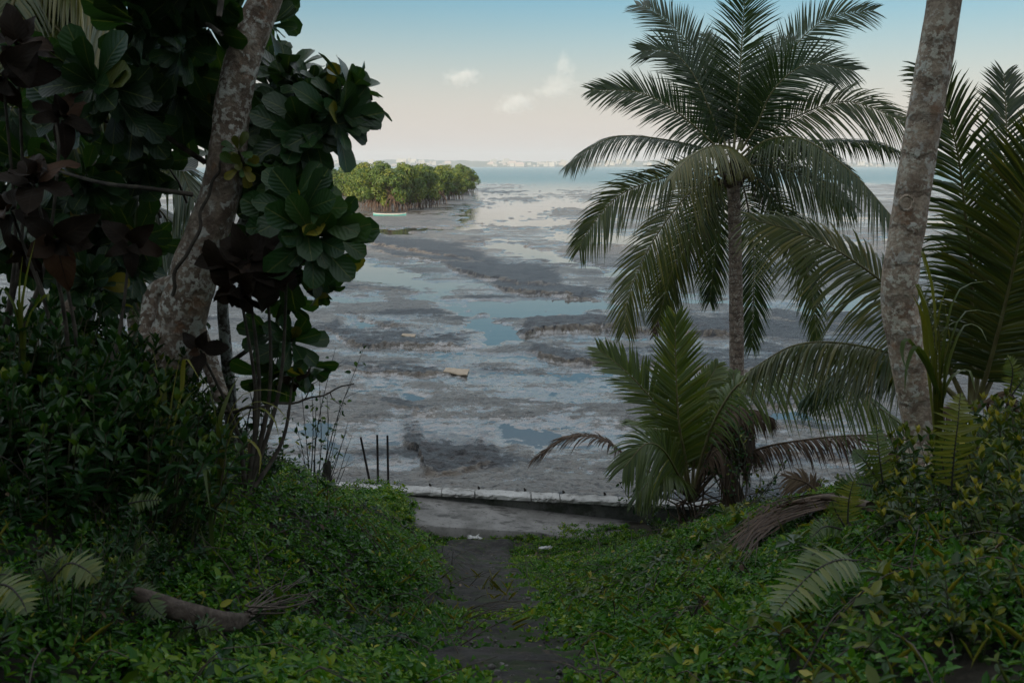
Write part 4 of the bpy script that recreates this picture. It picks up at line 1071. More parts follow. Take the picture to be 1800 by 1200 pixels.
rs(520, 352, 5.9, (.1, -.9, .4), 10, .25, .5); rs(572, 405, 5.8, (.7, -.7, -.1), 10, .26, .5); rs(450, 210, 6.6, (-.2, -.7, .3), 11, .27, .3); rs(575, 170, 6.3, (.4, -.5, .8), 11, .25, .4); rs(520, 195, 6.4, (.1, -.8, .4), 12, .27, .36); rs(500, 520, 6.4, (.2, -.6, -.6), 8, .2, .3)
rs(512, 600, 6.3, (.4, -.9, .2), 12, .22, .38); rs(478, 590, 6.4, (-.4, -.8, .3), 10, .22, .32); rs(500, 650, 6.4, (.2, -.8, -.5), 10, .2, .3, .05); rs(535, 640, 6.35, (.7, -.5, -.5), 8, .18, .36); rs(470, 660, 6.5, (-.1, -.8, -.4), 9, .2, .25)
rs(420, 268, 5.86, (.1, -1, .6), 6, .11, .8, .2); rs(424, 292, 5.84, (.35, -.9, -.3), 6, .13, .9, .6)
almond('sea_almond_tree', 'slim pale stemmed tree with big glossy leaf rosettes right of the leaning trunk', b, ST, RS)

# upper left tree whose boughs hang over the trunk
b = P(120, 760, 7.2); b[2] = bank(b[0], b[1])
ST = [([b - (0, 0, .3), P(150, 560, 7.2), P(180, 380, 7.0), P(250, 230, 6.8), P(290, 60, 6.6), P(330, -120, 6.4)], .075, .04),
      ([P(180, 380, 7.0), P(110, 300, 6.6), P(60, 200, 6.2)], .03, .012), ([P(360, 285, 6.4), P(300, 245, 6.2), P(245, 200, 6.0)], .02, .014), ([P(100, 300, 6.0), P(180, 322, 5.8), P(250, 330, 5.7), P(338, 342, 5.9)], .010, .014),
      ([P(250, 230, 6.8), P(320, 190, 6.4), P(345, 140, 6.2)], .024, .012), ([P(290, 60, 6.6), P(350, 40, 6.0), P(390, 60, 5.6)], .022, .012), ([P(100, 310, 5.3), P(103, 260, 5.3), P(98, 215, 5.3)], .009, .007)]
RS = []
rs(318, 158, 6.2, (.1, -.9, -.45), 12, .28, .3); rs(368, 48, 6.0, (.1, -.8, -.6), 13, .26, .45); rs(325, 85, 5.9, (-.4, -.8, -.3), 11, .27, .32); rs(408, 18, 6.3, (.2, -.8, .2), 9, .22, .5)
rs(245, 40, 6.0, (-.1, -.8, -.4), 12, .3, .22); rs(300, 15, 5.9, (.0, -.8, -.4), 12, .3, .25); rs(300, 120, 6.2, (-.3, -.8, -.2), 11, .28, .2); rs(345, 165, 6.4, (-.1, -.8, -.2), 11, .28, .25); rs(325, 210, 6.4, (.1, -.7, -.7), 10, .25, .26)
rs(170, 150, 5.6, (-.1, -1, .2), 13, .3, .22); rs(205, 175, 5.7, (.6, -.7, -.2), 12, .3, .2); rs(130, 200, 5.8, (-.5, -.8, -.1), 11, .28, .18); rs(232, 200, 5.9, (.5, -.7, -.4), 11, .27, .2, .08)
rs(470, 45, 6.2, (.9, -.3, .1), 5, .24, .35); rs(470, -10, 6.5, (.5, -.5, -.4), 9, .26, .3); rs(385, -40, 6.2, (0, -.7, -.6), 12, .28, .3); rs(340, -40, 5.8, (0, -.7, -.7), 12, .3, .25); rs(270, -30, 5.9, (0, -.7, -.7), 12, .3, .2)
for i in range(46):   # the dark depth of the thicket
    px = RNG.uniform(-90, 350); py = RNG.uniform(225, 500)
    if px > 255 and py > 290: px -= 130
    rs(px, py, RNG.uniform(6.0, 7.8), (RNG.normal(0, .5), -.8, RNG.normal(.1, .5)), 11, RNG.uniform(.2, .3), RNG.uniform(.12, .34), .03)
for px, py in [(120, 340), (170, 390), (70, 120), (20, 420), (-20, 300), (60, 380), (150, 300), (-30, 60), (-50, 150), (20, 190), (70, 120), (290, 190), (250, 120), (255, 285), (300, 300), (240, 420), (230, 470)]:
    rs(px, py, RNG.uniform(5.8, 6.8), (RNG.normal(0, .5), -.8, RNG.normal(0, .4)), 11, .27, RNG.uniform(.12, .3), .02)
for i in range(60):  # unseen boughs above the view, added to shade the thicket below
    d_ = RNG.uniform(2.2, 7.0); rs(RNG.uniform(-500, 420), RNG.uniform(-760, -70) * (1 if d_ > 4 else 1.3) - 40, d_, (RNG.normal(0, .5), -.3, RNG.normal(.3, .5)), 10, .28, .25, .02)
almond('sea_almond_tree', 'dark spreading tree with large leaf rosettes filling the upper left corner', b, ST, RS)


def copper(lab, items, base):
    t = thing('copperleaf_shrub', lab, 'shrub', base)
    for px, py, d, ax, n, l in items:
        c = P(px, py, d); mb = MB(); rosette(mb, c, ax, l, n, .5, .06, .68, 'ov', (95, 15), .45, .11); lc = mb.build('leaf_cluster', M['copper'], t)
        mb = MB(); mb.tube(spline([base, (base + c) / 2 + (.05, .1, -.05), c], 12), np.linspace(.016, .007, 12), 6); mb.build('stem', M['twig'], t)
b = P(425, 720, 5.7); b[2] = bank(b[0], b[1])
copper('dark bronze leaved shrub hanging in front of the leaning trunk foot', [(432, 460, 5.5, (.1, -.8, .5), 10, .22), (470, 480, 5.55, (.7, -.6, .0), 8, .18), (420, 500, 5.45, (-.2, -.7, -.6), 8, .24), (505, 470, 5.6, (.8, -.5, -.1), 5, .14),
                                                      (515, 665, 6.0, (.4, -.5, -.8), 4, .12), (352, 615, 5.7, (0, -.8, .1), 5, .14)], b)
b = P(90, 640, 4.9); b[2] = bank(b[0], b[1])
copper('dark bronze leaved shrub at the left edge below the palms', [(60, 325, 4.8, (.1, -.6, .8), 10, .22), (20, 370, 5.0, (-.2, -.7, .4), 7, .17), (100, 420, 4.8, (.2, -.8, -.2), 7, .19), (230, 430, 5.2, (.3, -.8, .1), 6, .18), (50, 440, 5.2, (0, -.8, -.4), 6, .16)], b)
b = P(-30, 560, 5.6); b[2] = bank(b[0], b[1])
copper('brown leaved shrub standing tall in the top left corner', [(30, 80, 5.4, (.2, -.6, .7), 8, .22), (110, 210, 5.4, (.4, -.7, .4), 8, .2), (5, 130, 5.3, (0, -.8, -.3), 7, .22)], b)
# ================================================================== LOW PLANTS
RNG = np.random.default_rng(77)
def ground_pts(n, xr, dr_):
    x = RNG.uniform(*xr, n); d = RNG.uniform(*dr_, n); return x, d
def pathw(d): return np.interp(d, [2, 3, 4.2, 4.9, 6, 8, 10, 11.4, 12.2], [.07, .07, .08, -.08, .10, .18, .18, .08, -.05])


def cover(name, lab, xr, dr_, n, leafL, hmax, keep, tone=.45, mat='cover', whorl=6, hmul=None):
    x, d = ground_pts(n, xr, dr_)
    ok = keep(x, d) & (fbm(x * 2.6, d * 2.2, 3, 95) + RNG.normal(0, .12, n) > -.22); x, d = x[ok], d[ok]; n = len(x)
    cl = fbm(x * 1.9, d * 1.5, 4, 91); cl2 = fbm(x * .7, d * .6, 3, 92)
    off = np.abs(x - xpath(d)) - pathw(d)
    edge = sst(0, .55, off)
    h = (hmax + .12 * np.clip(cl2 + .1, 0, 1) + .08 * np.clip(fbm(x * 3.1, d * 2.6, 3, 94), 0, 1)) * (1 - .7 * sst(9.3, 11.2, d) * sst(-1.6, -1.1, x) * sst(2.2, 1.4, x)) * (.25 + .75 * edge) * (.45 + .9 * np.clip(cl + .5, 0, 1)) * RNG.uniform(.25, 1, n)
    if hmul is not None: h = h * hmul(x, d)
    base = np.stack((x, d, bank(x, d) + h), 1)
    slope = np.stack((np.sign(x - xpath(d)) * -.35, np.full(n, .15), np.ones(n)), 1)
    up = nrm(slope + RNG.normal(0, .3, (n, 3)))
    mb = MB(); a0 = RNG.uniform(0, 6.283, n); sz = RNG.lognormal(0, .27, n) * (1 + .35 * cl2)
    tn = tone + .5 * cl + RNG.normal(0, .08, n)
    X = nrm(np.cross(up, np.broadcast_to((.3, 1., .1), up.shape))); Y = np.cross(up, X)
    for k in range(whorl):
        az = a0 + k * 6.2832 / whorl * 2 + (k >= whorl / 2) * .5; el = np.radians((38 if k < whorl / 2 else 8) + RNG.normal(0, 16, n))
        Hd = X * np.cos(az)[:, None] + Y * np.sin(az)[:, None]
        D = Hd * np.cos(el)[:, None] + up * np.sin(el)[:, None]; N = up * np.cos(el)[:, None] - Hd * np.sin(el)[:, None]
        p = base - up * (.0 if k < whorl / 2 else .022) + RNG.normal(0, .004, (n, 3))
        L_ = leafL * sz * (.75 if k < whorl / 2 else 1.05) * RNG.uniform(.8, 1.15, n)
        va = tn + (.10 if k < whorl / 2 else -.06) + RNG.normal(0, .1, n)
        va = np.where(RNG.random(n) < .012, .97, np.clip(va, 0, .95))
        mb.bulk(p, D, N + RNG.normal(0, .12, (n, 3)), L_, L_ * RNG.uniform(.44, .6, n), va, .22, .2)
    o = mb.build(name, M[mat]); tag(o, lab, kind='stuff'); return o

def keepL(x, d): return (x < xpath(d) - pathw(d) + .10 * fbm(x * 5, d * 3, 3, 66) * 2) & (x > -3.4) & (d < 13.75 - .0 * x) & ~((d > 12.2) & (x > -.95 + .5 * fbm(d * 2.2, d * 0, 3, 8)))
def keepR(x, d): return (x > xpath(d) + pathw(d) + .16 * fbm(x * 5, d * 3, 3, 67) * 2) & (d < 13.82 - .16 * x) & ~((d > 12.3 + .9 * fbm(x * 1.7, d * 0, 3, 4)) & (x < 2.0))
cover('ground_cover', 'low small leaved creeper covering the left bank beside the path', (-3.6, .2), (1.9, 13.9), 46000, .035, .13, keepL, .42)
cover('ground_cover', 'low small leaved creeper covering the right bank beside the path', (-.6, 3.9), (1.9, 13.6), 48000, .035, .12, keepR, .44)
cover('ground_cover', 'scattered weeds growing over the path and along the slab edge', (-1.2, 1.2), (2.2, 13.3), 11000, .036, .07, lambda x, d: (np.abs(x - xpath(d)) < .7) & (fbm(x * 2.2, d * 1.3, 3, 12) > -.01 - .10 * sst(11, 12, d) + .1 * sst(12.4, 13.2, d)), .45)
def scatter_leaves(lab, xr, dr_, n, keep, L0, mat, lift):
    x, d = ground_pts(n, xr, dr_); ok = keep(x, d); x, d = x[ok], d[ok]; n = len(x); a = RNG.uniform(0, 6.28, n)
    D = np.stack((np.cos(a), np.sin(a), RNG.normal(-.1, .25, n)), 1); mb = MB()
    mb.bulk(np.stack((x, d, bank(x, d) + lift * RNG.uniform(.4, 1.2, n)), 1), D, RNG.normal(0, .3, (n, 3)) + (0, 0, 1), L0 * RNG.uniform(.5, 1.5, n), L0 * RNG.uniform(.2, .7, n), RNG.uniform(0, 1, n), .3, .3)
    o = mb.build('leaf_litter', M[mat]); tag(o, lab, kind='stuff')
scatter_leaves('dead brown leaves and bits strewn over the path', (-1.0, .8), (2.0, 12), 520, lambda x, d: np.abs(x - xpath(d)) < .42, .035, 'deadf', .045)
scatter_leaves('dead brown leaves caught in the creeper of both banks', (-3, 3.4), (2.0, 12), 520, lambda x, d: np.abs(x - xpath(d)) > .4, .042, 'deadf', .13)
mb = MB()
for i in range(420):
    d = RNG.uniform(2, 12.2); x = xpath(d) + RNG.normal(0, .2); r = .006 + .014 * RNG.random() ** 3; z = float(bank(np.array(x), np.array(d))) + .05 + r * .2; u_ = np.array([.15, 1.1, 2, 2.95])
    mb.tube(np.stack((x + 0 * u_, d + 0 * u_, z - r * .7 * np.cos(u_)), 1) + RNG.normal(0, r * .15, (4, 3)), r * np.sin(u_), 6, var=RNG.random())
o = mb.build('pebbles', plain('pebble', (.16, .15, .14), .85, (.07, .065, .06), 40)); tag(o, 'small pebbles and crumbs on the trodden path', kind='stuff')
o = cover('ground_cover', 'mound of creeper hanging over the seawall end on the left', (-3.6, -1.0), (10.2, 13.95), 9000, .050, .34, lambda x, d: fbm(x * 1.1, d * 1.1, 3, 15) > -.25, .5)
cover('ground_cover', 'straggling strip of creeper across the foot of the path before the slab', (-1.6, 2.4), (11.2, 13.4), 9000, .040, .17, lambda x, d: (fbm(x * 1.5, d * 1.2, 3, 25) > -.10 + .25 * sst(12.7, 13.4, d - .35 * np.abs(x - .5))) & (np.abs(x + .42) > .22 * (d < 11.9)), .5)
cover('ground_cover', 'tuft of creeper crossing the path halfway down', (-.8, .6), (4.3, 5.6), 900, .036, .10, lambda x, d: (fbm(x * 2.5, d * 2.2, 3, 26) > -.12), .48)


# grass
def grass(lab, xr, dr_, n, hh, keep, tone=.5):
    x, d = ground_pts(n, xr, dr_); ok = keep(x, d); x, d = x[ok], d[ok]; n = len(x)
    b = np.stack((x, d, bank(x, d) + .05), 1); a = RNG.uniform(0, 6.28, n); el = RNG.uniform(.95, 1.45, n); L_ = hh * RNG.uniform(.5, 1.3, n)
    D = np.stack((np.cos(a) * np.cos(el), np.sin(a) * np.cos(el), np.sin(el)), 1); N = np.stack((-np.cos(a) * np.sin(el), -np.sin(a) * np.sin(el), np.cos(el)), 1)
    mb = MB(); mb.bulk(b, D, N, L_, RNG.uniform(.0025, .005, n), np.clip(tone + RNG.normal(0, .2, n), 0, 1), .2, .45); o = mb.build('grass', M['strap']); tag(o, lab, kind='stuff')
grass('thin grass blades growing through the creeper on the lower right', (.3, 2.4), (2.0, 6), 700, .12, lambda x, d: fbm(x * 1.4, d * 1.4, 3, 44) > .02, .85)
grass('thin grass blades along the left edge of the path', (-2.0, 0), (2.0, 8), 900, .11, lambda x, d: fbm(x * 1.9, d * 1.4, 3, 45) > .06, .85)


# bare creeper stems showing among the leaves
def stems(lab, xr, dr_, n, keep):
    x, d = ground_pts(n, xr, dr_); ok = keep(x, d); mb = MB()
    for a, b in zip(x[ok], d[ok]):
        az = RNG.uniform(0, 6.28); L_ = RNG.uniform(.12, .4); e = np.array((a + math.cos(az) * L_, b + math.sin(az) * L_, 0)); p0 = np.array((a, b, float(bank(np.array(a), np.array(b))) + .05)); e[2] = float(bank(e[0], e[1])) + RNG.uniform(.08, .26)
        mb.tube(spline([p0, (p0 + e) / 2 + (0, 0, RNG.uniform(0, .08)), e], 6), np.linspace(.0035, .0015, 6), 4, cap=False)
    o = mb.build('creeper_stems', M['twig']); tag(o, lab, kind='stuff')
stems('bare brown creeper stems among the leaves of the left bank', (-3, -.2), (2.2, 11), 420, keepL)
stems('bare brown creeper stems among the leaves of the right bank', (.1, 3.4), (2.2, 11), 420, keepR)
def keepP(x, d): return fbm(x * 1.3, d * 1.1, 3, 131) > .07
cover('ground_cover', 'patches of broader dark leaved vine in the left bank creeper', (-3.2, -.3), (2.2, 11), 1300, .062, .18, lambda x, d: keepL(x, d) & keepP(x, d), .28, 'shrub')
cover('ground_cover', 'patches of broader pale leaved vine in the right bank creeper', (.3, 3.6), (2.2, 10), 1500, .06, .18, lambda x, d: keepR(x, d) & keepP(x, d), .5, 'shrub_y')
# shrubs
def shrub_proto(mat, n, rad, hgt, ll, lw, tone, tip, pairs=5):
    fb, sb = shoots(np.zeros(3), n, rad, hgt, ll, lw, pairs, tone, tip)
    t = thing('shrub', 'x', 'shrub', (0, 0, 0)); fb.build('foliage', M[mat], t); sb.build('stems', M['stem'], t); return t
def place(protos, spots, labf, group):
    used = [False] * len(protos)
    for i, (x, d, s_) in enumerate(spots):
        k_ = i % len(protos); z = float(bank(np.array(x), np.array(d))) - .03; loc = (x, d, z); rz = RNG.uniform(0, 6.28); lab = labf(x, d)
        if not used[k_]:
            r_ = protos[k_]; r_.location = loc; r_.rotation_euler = (0, 0, rz); r_.scale = (s_,) * 3; r_['label'] = lab; r_['group'] = group; used[k_] = True
        else: dup(protos[k_], loc, rz, s_, lab, group)
LP = [shrub_proto('shrub', 64, .42, .52, .085, .042, .36, .28), shrub_proto('shrub', 58, .40, .60, .10, .046, .28, .2, 6), shrub_proto('shrub', 70, .40, .46, .07, .034, .42, .3)]
sp = []
for d in np.arange(2.5, 9.6, .52):
    for x in np.arange(-4.4, -.9, .56):
        xx = x + RNG.normal(0, .12); dd = d + RNG.normal(0, .12)
        lim = np.interp(d, [2.3, 3.5, 5, 7, 9.5], [-1.45, -1.6, -1.65, -1.75, -2.1])
        if xx < lim and xx > -.62 * dd - .5: sp.append((xx, dd, RNG.uniform(.7, 1.12) * np.interp(xx - lim, [-1, 0], [1.1, .62]) * (1.1 if 4.2 < d < 6.0 and xx < -2.1 else .72 if d > 5.0 else .9)))
for i in range(20):
    q_ = P(RNG.uniform(-60, 215), 600, 1.0); d_ = RNG.uniform(4.3, 6.2); sp.append((q_[0] * d_, d_, RNG.uniform(1.0, 1.3)))
def labL(x, d):
    a = 'in the nearest left corner' if d < 3.6 else 'on the left bank before the leaning trunk' if d < 5.9 else 'behind the leaning trunk on the left bank' if d < 7.6 else 'on the far left bank above the sticks'
    return ('dark leafy shrub ' if x < -1.9 else 'low dark shrub facing the path ') + a
place(LP, sp, labL, 'dark leafy shrubs of the left bank')
RP = [shrub_proto('shrub_y', 40, .40, .46, .10, .046, .36, .42), shrub_proto('shrub_y', 36, .38, .52, .115, .052, .32, .40, 6), shrub_proto('shrub_y', 44, .40, .40, .085, .04, .40, .42)]
sp = []
for d in np.arange(2.6, 9.2, .55):
    for x in np.arange(.9, 5.2, .56):
        xx = x + RNG.normal(0, .12); dd = d + RNG.normal(0, .12); lim = np.interp(d, [2.3, 4, 6, 7.5, 9], [1.25, 1.55, 2.15, 3.1, 4.1])
        if xx > lim and xx < .62 * dd + .4 and not (abs(xx - 2.9) < .22 and abs(dd - 6.9) < .5): sp.append((xx, dd, RNG.uniform(.65, 1.05) * np.interp(xx - lim, [0, .8], [.6, 1])))
def labR(x, d):
    a = 'in the nearest right corner' if d < 3.9 else 'on the right bank before the coconut trunk' if d < 6.6 else 'behind the coconut trunk on the right bank'
    return ('leafy shrub with pale yellowish tips ' if x > 2.2 else 'low pale tipped shrub facing the path ') + a
place(RP, sp, labR, 'pale tipped shrubs of the right bank')


# ferns
def hit(px, py, lift, dflt):
    for q in np.arange(2, 13.5, .04):
        p = P(px, py, q)
        if p[2] < bank(p[0], p[1]) + lift: return q
    return dflt
def fern(lab, fr, d, root_px, W, tone=.6, n=24):
    d = hit(*root_px, .17, d) - .06; b = P(*root_px, d); b[2] = bank(b[0], b[1])
    t = thing('fern', lab, 'fern', b)
    for pts, of, w_, tn, fc in fr: fern_frond(PP(pts, d, of), w_ * W, n, tn, t, .12, fc)
fern('tall yellow green sword fern frond upright before the coconut trunk', [([(1672, 860), (1678, 790), (1684, 740), (1688, 690)], [0, -.05, 0], 1, .95, (.1, -1, .2)), ([(1668, 860), (1655, 800), (1668, 750)], [.1, .1], .5, .5, (.2, -1, .2))], 4.6, (1672, 880), .13, n=24)
fern('large pale green fern frond arching towards the path, right side', [([(1505, 985), (1470, 985), (1430, 1005), (1390, 1045), (1362, 1080)], [0, -.15, -.4], 1, .62, (-.2, -.6, 1)), ([(1500, 990), (1465, 1000), (1440, 970), (1400, 1000)], [.15, .05, 0], .6, .4, (0, -.4, 1))], 4.2, (1512, 1010), .12, n=20)
fern('small yellow green fern by the fallen brown frond', [([(1490, 920), (1492, 880), (1500, 845)], [0, 0, 0], 1, .9, (.1, -1, .3)), ([(1485, 925), (1470, 900), (1462, 880)], [0, 0], .7, .55, (.1, -1, .3)), ([(1480, 930), (1450, 925), (1425, 945)], [0, -.1], .7, .4, (.1, -.8, .6))], 5.6, (1490, 945), .085, n=16)
fern('slender pale fern standing before the mud gap on the right', [([(1552, 850), (1545, 795), (1540, 745)], [0, 0, .05], 1, .6, (.1, -1, .2)), ([(1548, 850), (1520, 810), (1500, 790)], [0, 0, .05], .8, .45, (.2, -1, .4)), ([(1545, 855), (1495, 850), (1470, 870)], [0, 0, .05], .8, .35, (.2, -.8, .6))], 5.9, (1548, 880), .10, n=18)
fern('yellow tipped fern sprig at the right edge below the young palm', [([(1775, 690), (1780, 650), (1770, 625)], [0, 0, 0], 1, .7, (.1, -1, .3)), ([(1778, 695), (1800, 665), (1815, 650)], [0, 0], .9, .6, (-.1, -1, .3))], 5.4, (1778, 720), .07, n=12)
fern('yellow green fern spreading in the dark lower left', [([(90, 1020), (120, 990), (150, 1000), (172, 1020)], [0, -.1, -.1], 1, .7, (.1, -.7, .8)), ([(88, 1020), (100, 985), (115, 975)], [0, .05], .8, .5, (.2, -.9, .5)), ([(86, 1022), (75, 1000), (60, 1002)], [0, .0], .7, .35, (0, -.8, .6))], 3.4, (88, 1035), .075, n=15)
fern('fern frond cut by the left picture edge', [([(-25, 1030), (10, 1028), (35, 1050), (48, 1078)], [0, -.1, -.15], 1, .6, (.1, -.6, .9)), ([(-25, 1032), (0, 1010), (20, 1012)], [0, 0], .7, .4, (0, -.7, .8))], 3.2, (-25, 1050), .07, n=15)
fern('small bright fern frond lying over the dry husk', [([(238, 1030), (255, 1042), (268, 1065), (290, 1085)], [0, -.1, -.12], 1, .4, (.2, -.8, .7)), ([(238, 1030), (240, 1050), (250, 1075)], [0, -.1], .7, .35, (.2, -.8, .7))], 3.5, (232, 1020), .06, n=14)
fern('small fern in the dark creeper above the husk', [([(215, 1010), (235, 990), (258, 980)], [0, 0, 0], 1, .35, (.1, -.9, .5)), ([(225, 885), (250, 880), (285, 878)], [.6, .6], .9, .5, (0, -.8, .7)), ([(240, 970), (255, 955), (262, 962)], [.2, .2], .8, .4, (0, -.8, .7))], 3.9, (215, 1020), .06, n=13)
fern('small fern below the dry husk near the bottom edge', [([(345, 1105), (365, 1100), (372, 1118)], [0, 0, 0], 1, .4, (.1, -.7, .8)), ([(230, 1200), (255, 1185), (275, 1195)], [-.2, -.2], 1, .4, (.1, -.7, .8)), ([(340, 1100), (320, 1105), (305, 1120)], [0, 0], .8, .35, (0, -.7, .8))], 3.3, (340, 1115), .055, n=12)
fern('olive feathery fern sprig on the left bank shrubs', [([(170, 760), (168, 700), (160, 655)], [0, 0, 0], 1, .3, (.1, -1, .2)), ([(170, 760), (185, 720), (190, 680)], [0, 0], .8, .3, (.1, -1, .2)), ([(168, 760), (145, 720), (130, 700)], [0, 0], .8, .3, (.1, -1, .2))], 4.2, (170, 790), .05, n=14)


# strap leaved plants
def straps(name, lab, items, d, root_px, w, cat='plant'):
    b = P(*root_px, d); b[2] = bank(b[0], b[1]); t = thing(name, lab, cat, b)
    for pts, of, tn in items:
        mb = MB(); q = PP(pts, d, of); strap_leaf(mb, [b] + q if True else q, w * RNG.uniform(.8, 1.15), tn); mb.build('leaf', M['strap'], t)
straps('strap_leaf_plant', 'plant with long arching yellow green strap leaves above the path on the left', [
    ([(395, 770), (420, 700), (470, 685), (515, 698)], [0, 0, -.1], .75), ([(400, 760), (440, 710), (480, 712), (508, 740)], [0, .0, -.1], .7), ([(405, 765), (450, 718), (480, 735), (490, 765)], [0, -.1, -.2], .65),
    ([(390, 780), (405, 768), (440, 775), (458, 800), (455, 835)], [0, -.1, -.2], .9), ([(380, 760), (372, 700), (350, 650)], [0, 0, 0], .5), ([(385, 760), (400, 700), (420, 660)], [0, .1, .2], .45)], 5.4, (385, 800), .030)
straps('strap_leaf_plant', 'clump of stiff upright yellowish strap leaves at the foot of the leaning trunk', [
    ([(285, 760), (282, 690), (268, 610)], [0, 0, 0], .7), ([(298, 760), (305, 690), (320, 608)], [0, 0, 0], .75), ([(305, 760), (320, 690), (325, 630), (350, 665)], [0, 0, -.1], .8), ([(278, 770), (262, 720), (225, 690)], [0, 0, 0], .35), ([(300, 765), (330, 700), (365, 670)], [0, .1, .1], .5),
    ([(290, 760), (290, 660), (300, 625)], [0, .1, .1], .55)], 5.0, (290, 800), .034)
straps('strap_leaf_plant', 'tall narrow plant with upright yellowish leaves at the far left edge', [
    ([(40, 580), (45, 500), (62, 420)], [0, 0, 0], .55), ([(38, 590), (35, 510), (40, 450)], [0, 0, 0], .5), ([(45, 590), (80, 520), (85, 530)], [0, 0, -.1], .5), ([(36, 590), (15, 520), (-10, 500)], [0, 0, 0], .4)], 4.6, (40, 640), .034)
straps('strap_leaf_plant', 'few drooping blue green blades in the dark lower left', [
    ([(365, 850), (360, 830), (370, 900)], [0, -.1, -.2], .2), ([(400, 890), (405, 860), (398, 890)], [0, 0, 0], .6), ([(345, 905), (350, 870), (335, 960)], [0, -.1, -.1], .4), ([(90, 1100), (95, 1060), (85, 1020)], [0, 0, 0], .3)], 4.4, (370, 900), .026)
straps('reed_plant', 'tall reedy grass clump with long curling leaves growing beside the coconut trunk', [
    ([(1640, 640), (1625, 540), (1612, 500), (1640, 560)], [0, -.1, -.2], .6), ([(1645, 650), (1640, 520), (1620, 440), (1632, 500)], [0, 0, -.1], .65), ([(1650, 650), (1650, 560), (1668, 490)], [0, 0, 0], .6), ([(1655, 650), (1680, 520), (1730, 495), (1748, 500)], [0, 0, -.1], .35),
    ([(1660, 660), (1690, 555), (1740, 550), (1765, 560)], [0, 0, -.1], .3), ([(1660, 680), (1690, 580), (1720, 575), (1735, 600)], [0, 0, -.1], .4), ([(1650, 700), (1600, 600), (1585, 620), (1600, 670)], [0, -.3, -.4], .2), ([(1645, 690), (1615, 610), (1595, 640), (1590, 690)], [0, -.3, -.4], .2),
    ([(1640, 660), (1660, 580), (1700, 560)], [0, 0, 0], .45), ([(1655, 660), (1668, 600), (1660, 530)], [0, 0, 0], .7), ([(1660, 690), (1700, 650), (1715, 690)], [0, 0, -.1], .4), ([(1630, 640), (1622, 560), (1605, 520)], [0, -.1, -.2], .7)], 6.7, (1655, 770), .042)
straps('strap_leaf_plant', 'single broad yellowish blade standing in the right shrubs', [([(1655, 970), (1658, 920), (1660, 880)], [0, 0, 0], .7), ([(1655, 990), (1668, 1000), (1672, 1040)], [0, -.1, -.1], .4), ([(1650, 990), (1690, 960), (1700, 985)], [0, 0, 0], .5)], 3.9, (1655, 1020), .03)


# twiggy bush at the left shore
def twigs(name, lab, base, tips, leafs, mat='dtwig', r0=.009):
    t = thing(name, lab, 'shrub', base)
    for tp_ in tips:
        md = (base + tp_) / 2 + RNG.normal(0, .05, 3); q = spline([base + RNG.normal(0, .03, 3), md, tp_], 14)
        mb = MB(); mb.tube(q, np.linspace(r0, .002, 14), 5, cap=False)
        for k_ in range(3):
            i = RNG.integers(5, 12); e = q[i] + nrm(q[i] - q[i - 2]) * RNG.uniform(.1, .25) + RNG.normal(0, .07, 3); mb.tube([q[i], (q[i] + e) / 2, e], [.003, .0025, .001], 4, cap=False)
        br = mb.build('twig', M[mat], t)
        if leafs:
            n = leafs; i = RNG.integers(5, 14, n); p = q[i] + RNG.normal(0, .03, (n, 3)); D = nrm(RNG.normal(0, 1, (n, 3)) + (0, 0, .2)); lb = MB()
            lb.bulk(p, D, RNG.normal(0, .5, (n, 3)) + (0, -.3, 1), RNG.uniform(.04, .09, n), RNG.uniform(.025, .05, n), np.clip(RNG.normal(.5, .25, n), 0, 1)); lb.build('leaves', M['shrub'], br)
b = P(545, 838, 10.5); b[2] = bank(b[0], b[1])
twigs('twiggy_bush', 'bare twiggy bush standing against the mud left of the sticks', b, [P(x, y, 10.5 + RNG.normal(0, .3)) for x, y in [(560, 640), (590, 610), (575, 690), (610, 755), (530, 690), (545, 640), (505, 720), (640, 610), (520, 740), (600, 700), (555, 720), (490, 770)]], 9)
b = P(560, 840, 11.0); b[2] = bank(b[0], b[1])
twigs('dead_sticks', 'bundle of bare dark sticks poking right over the mud', b, [P(x, y, 11.0) for x, y in [(612, 742), (610, 786), (615, 800), (590, 770), (578, 800)]], 0)
b = P(385, 728, 6.2); t = thing('fallen_branch', 'long thin bare branch reaching out over the mud on the left', 'branch', b)
q = spline([b, P(450, 715, 6.2), P(540, 702, 6.3), P(622, 672, 6.4)], 24) + np.stack((np.zeros(24), np.zeros(24), .008 * np.sin(np.arange(24) * 1.3)), 1)
mb = MB(); mb.tube(q, np.linspace(.014, .004, 24), 6); mb.build('stem', M['twig'], t)
mb = MB(); mb.tube([q[15], q[15] + (.05, 0, .10), q[15] + (.12, .0, .14)], [.005, .003, .002], 5); mb.build('side_twig', M['twig'], t)
mb = MB(); mb.tube([q[19], q[19] + (.02, 0, -.05), q[19] + (.08, .0, -.09)], [.004, .003, .002], 5); mb.build('side_twig', M['twig'], t)
# slim saplings through the gap left of the small tree
for xs_, lab in (((330, 700, 328, 500), 'thin sapling stem showing against the mud beside the leaning trunk'), ((440, 740, 470, 560), 'thin sapling with small dark leaves below the large rosettes'), ((196, 660, 198, 470), 'thin straight sapling stem in the dark of the left thicket')):
    a = P(xs_[0], xs_[1], 6.6); e = P(xs_[2], xs_[3], 6.6); a[2] = bank(a[0], a[1])
    twigs('sapling', lab, a, [e, e + RNG.normal(0, .15, 3), (a + e) / 2 + (.2, 0, .2), (a + e) / 2 + (-.2, .05, .1), (a + e) / 2 + (.05, .1, .3)], 16)
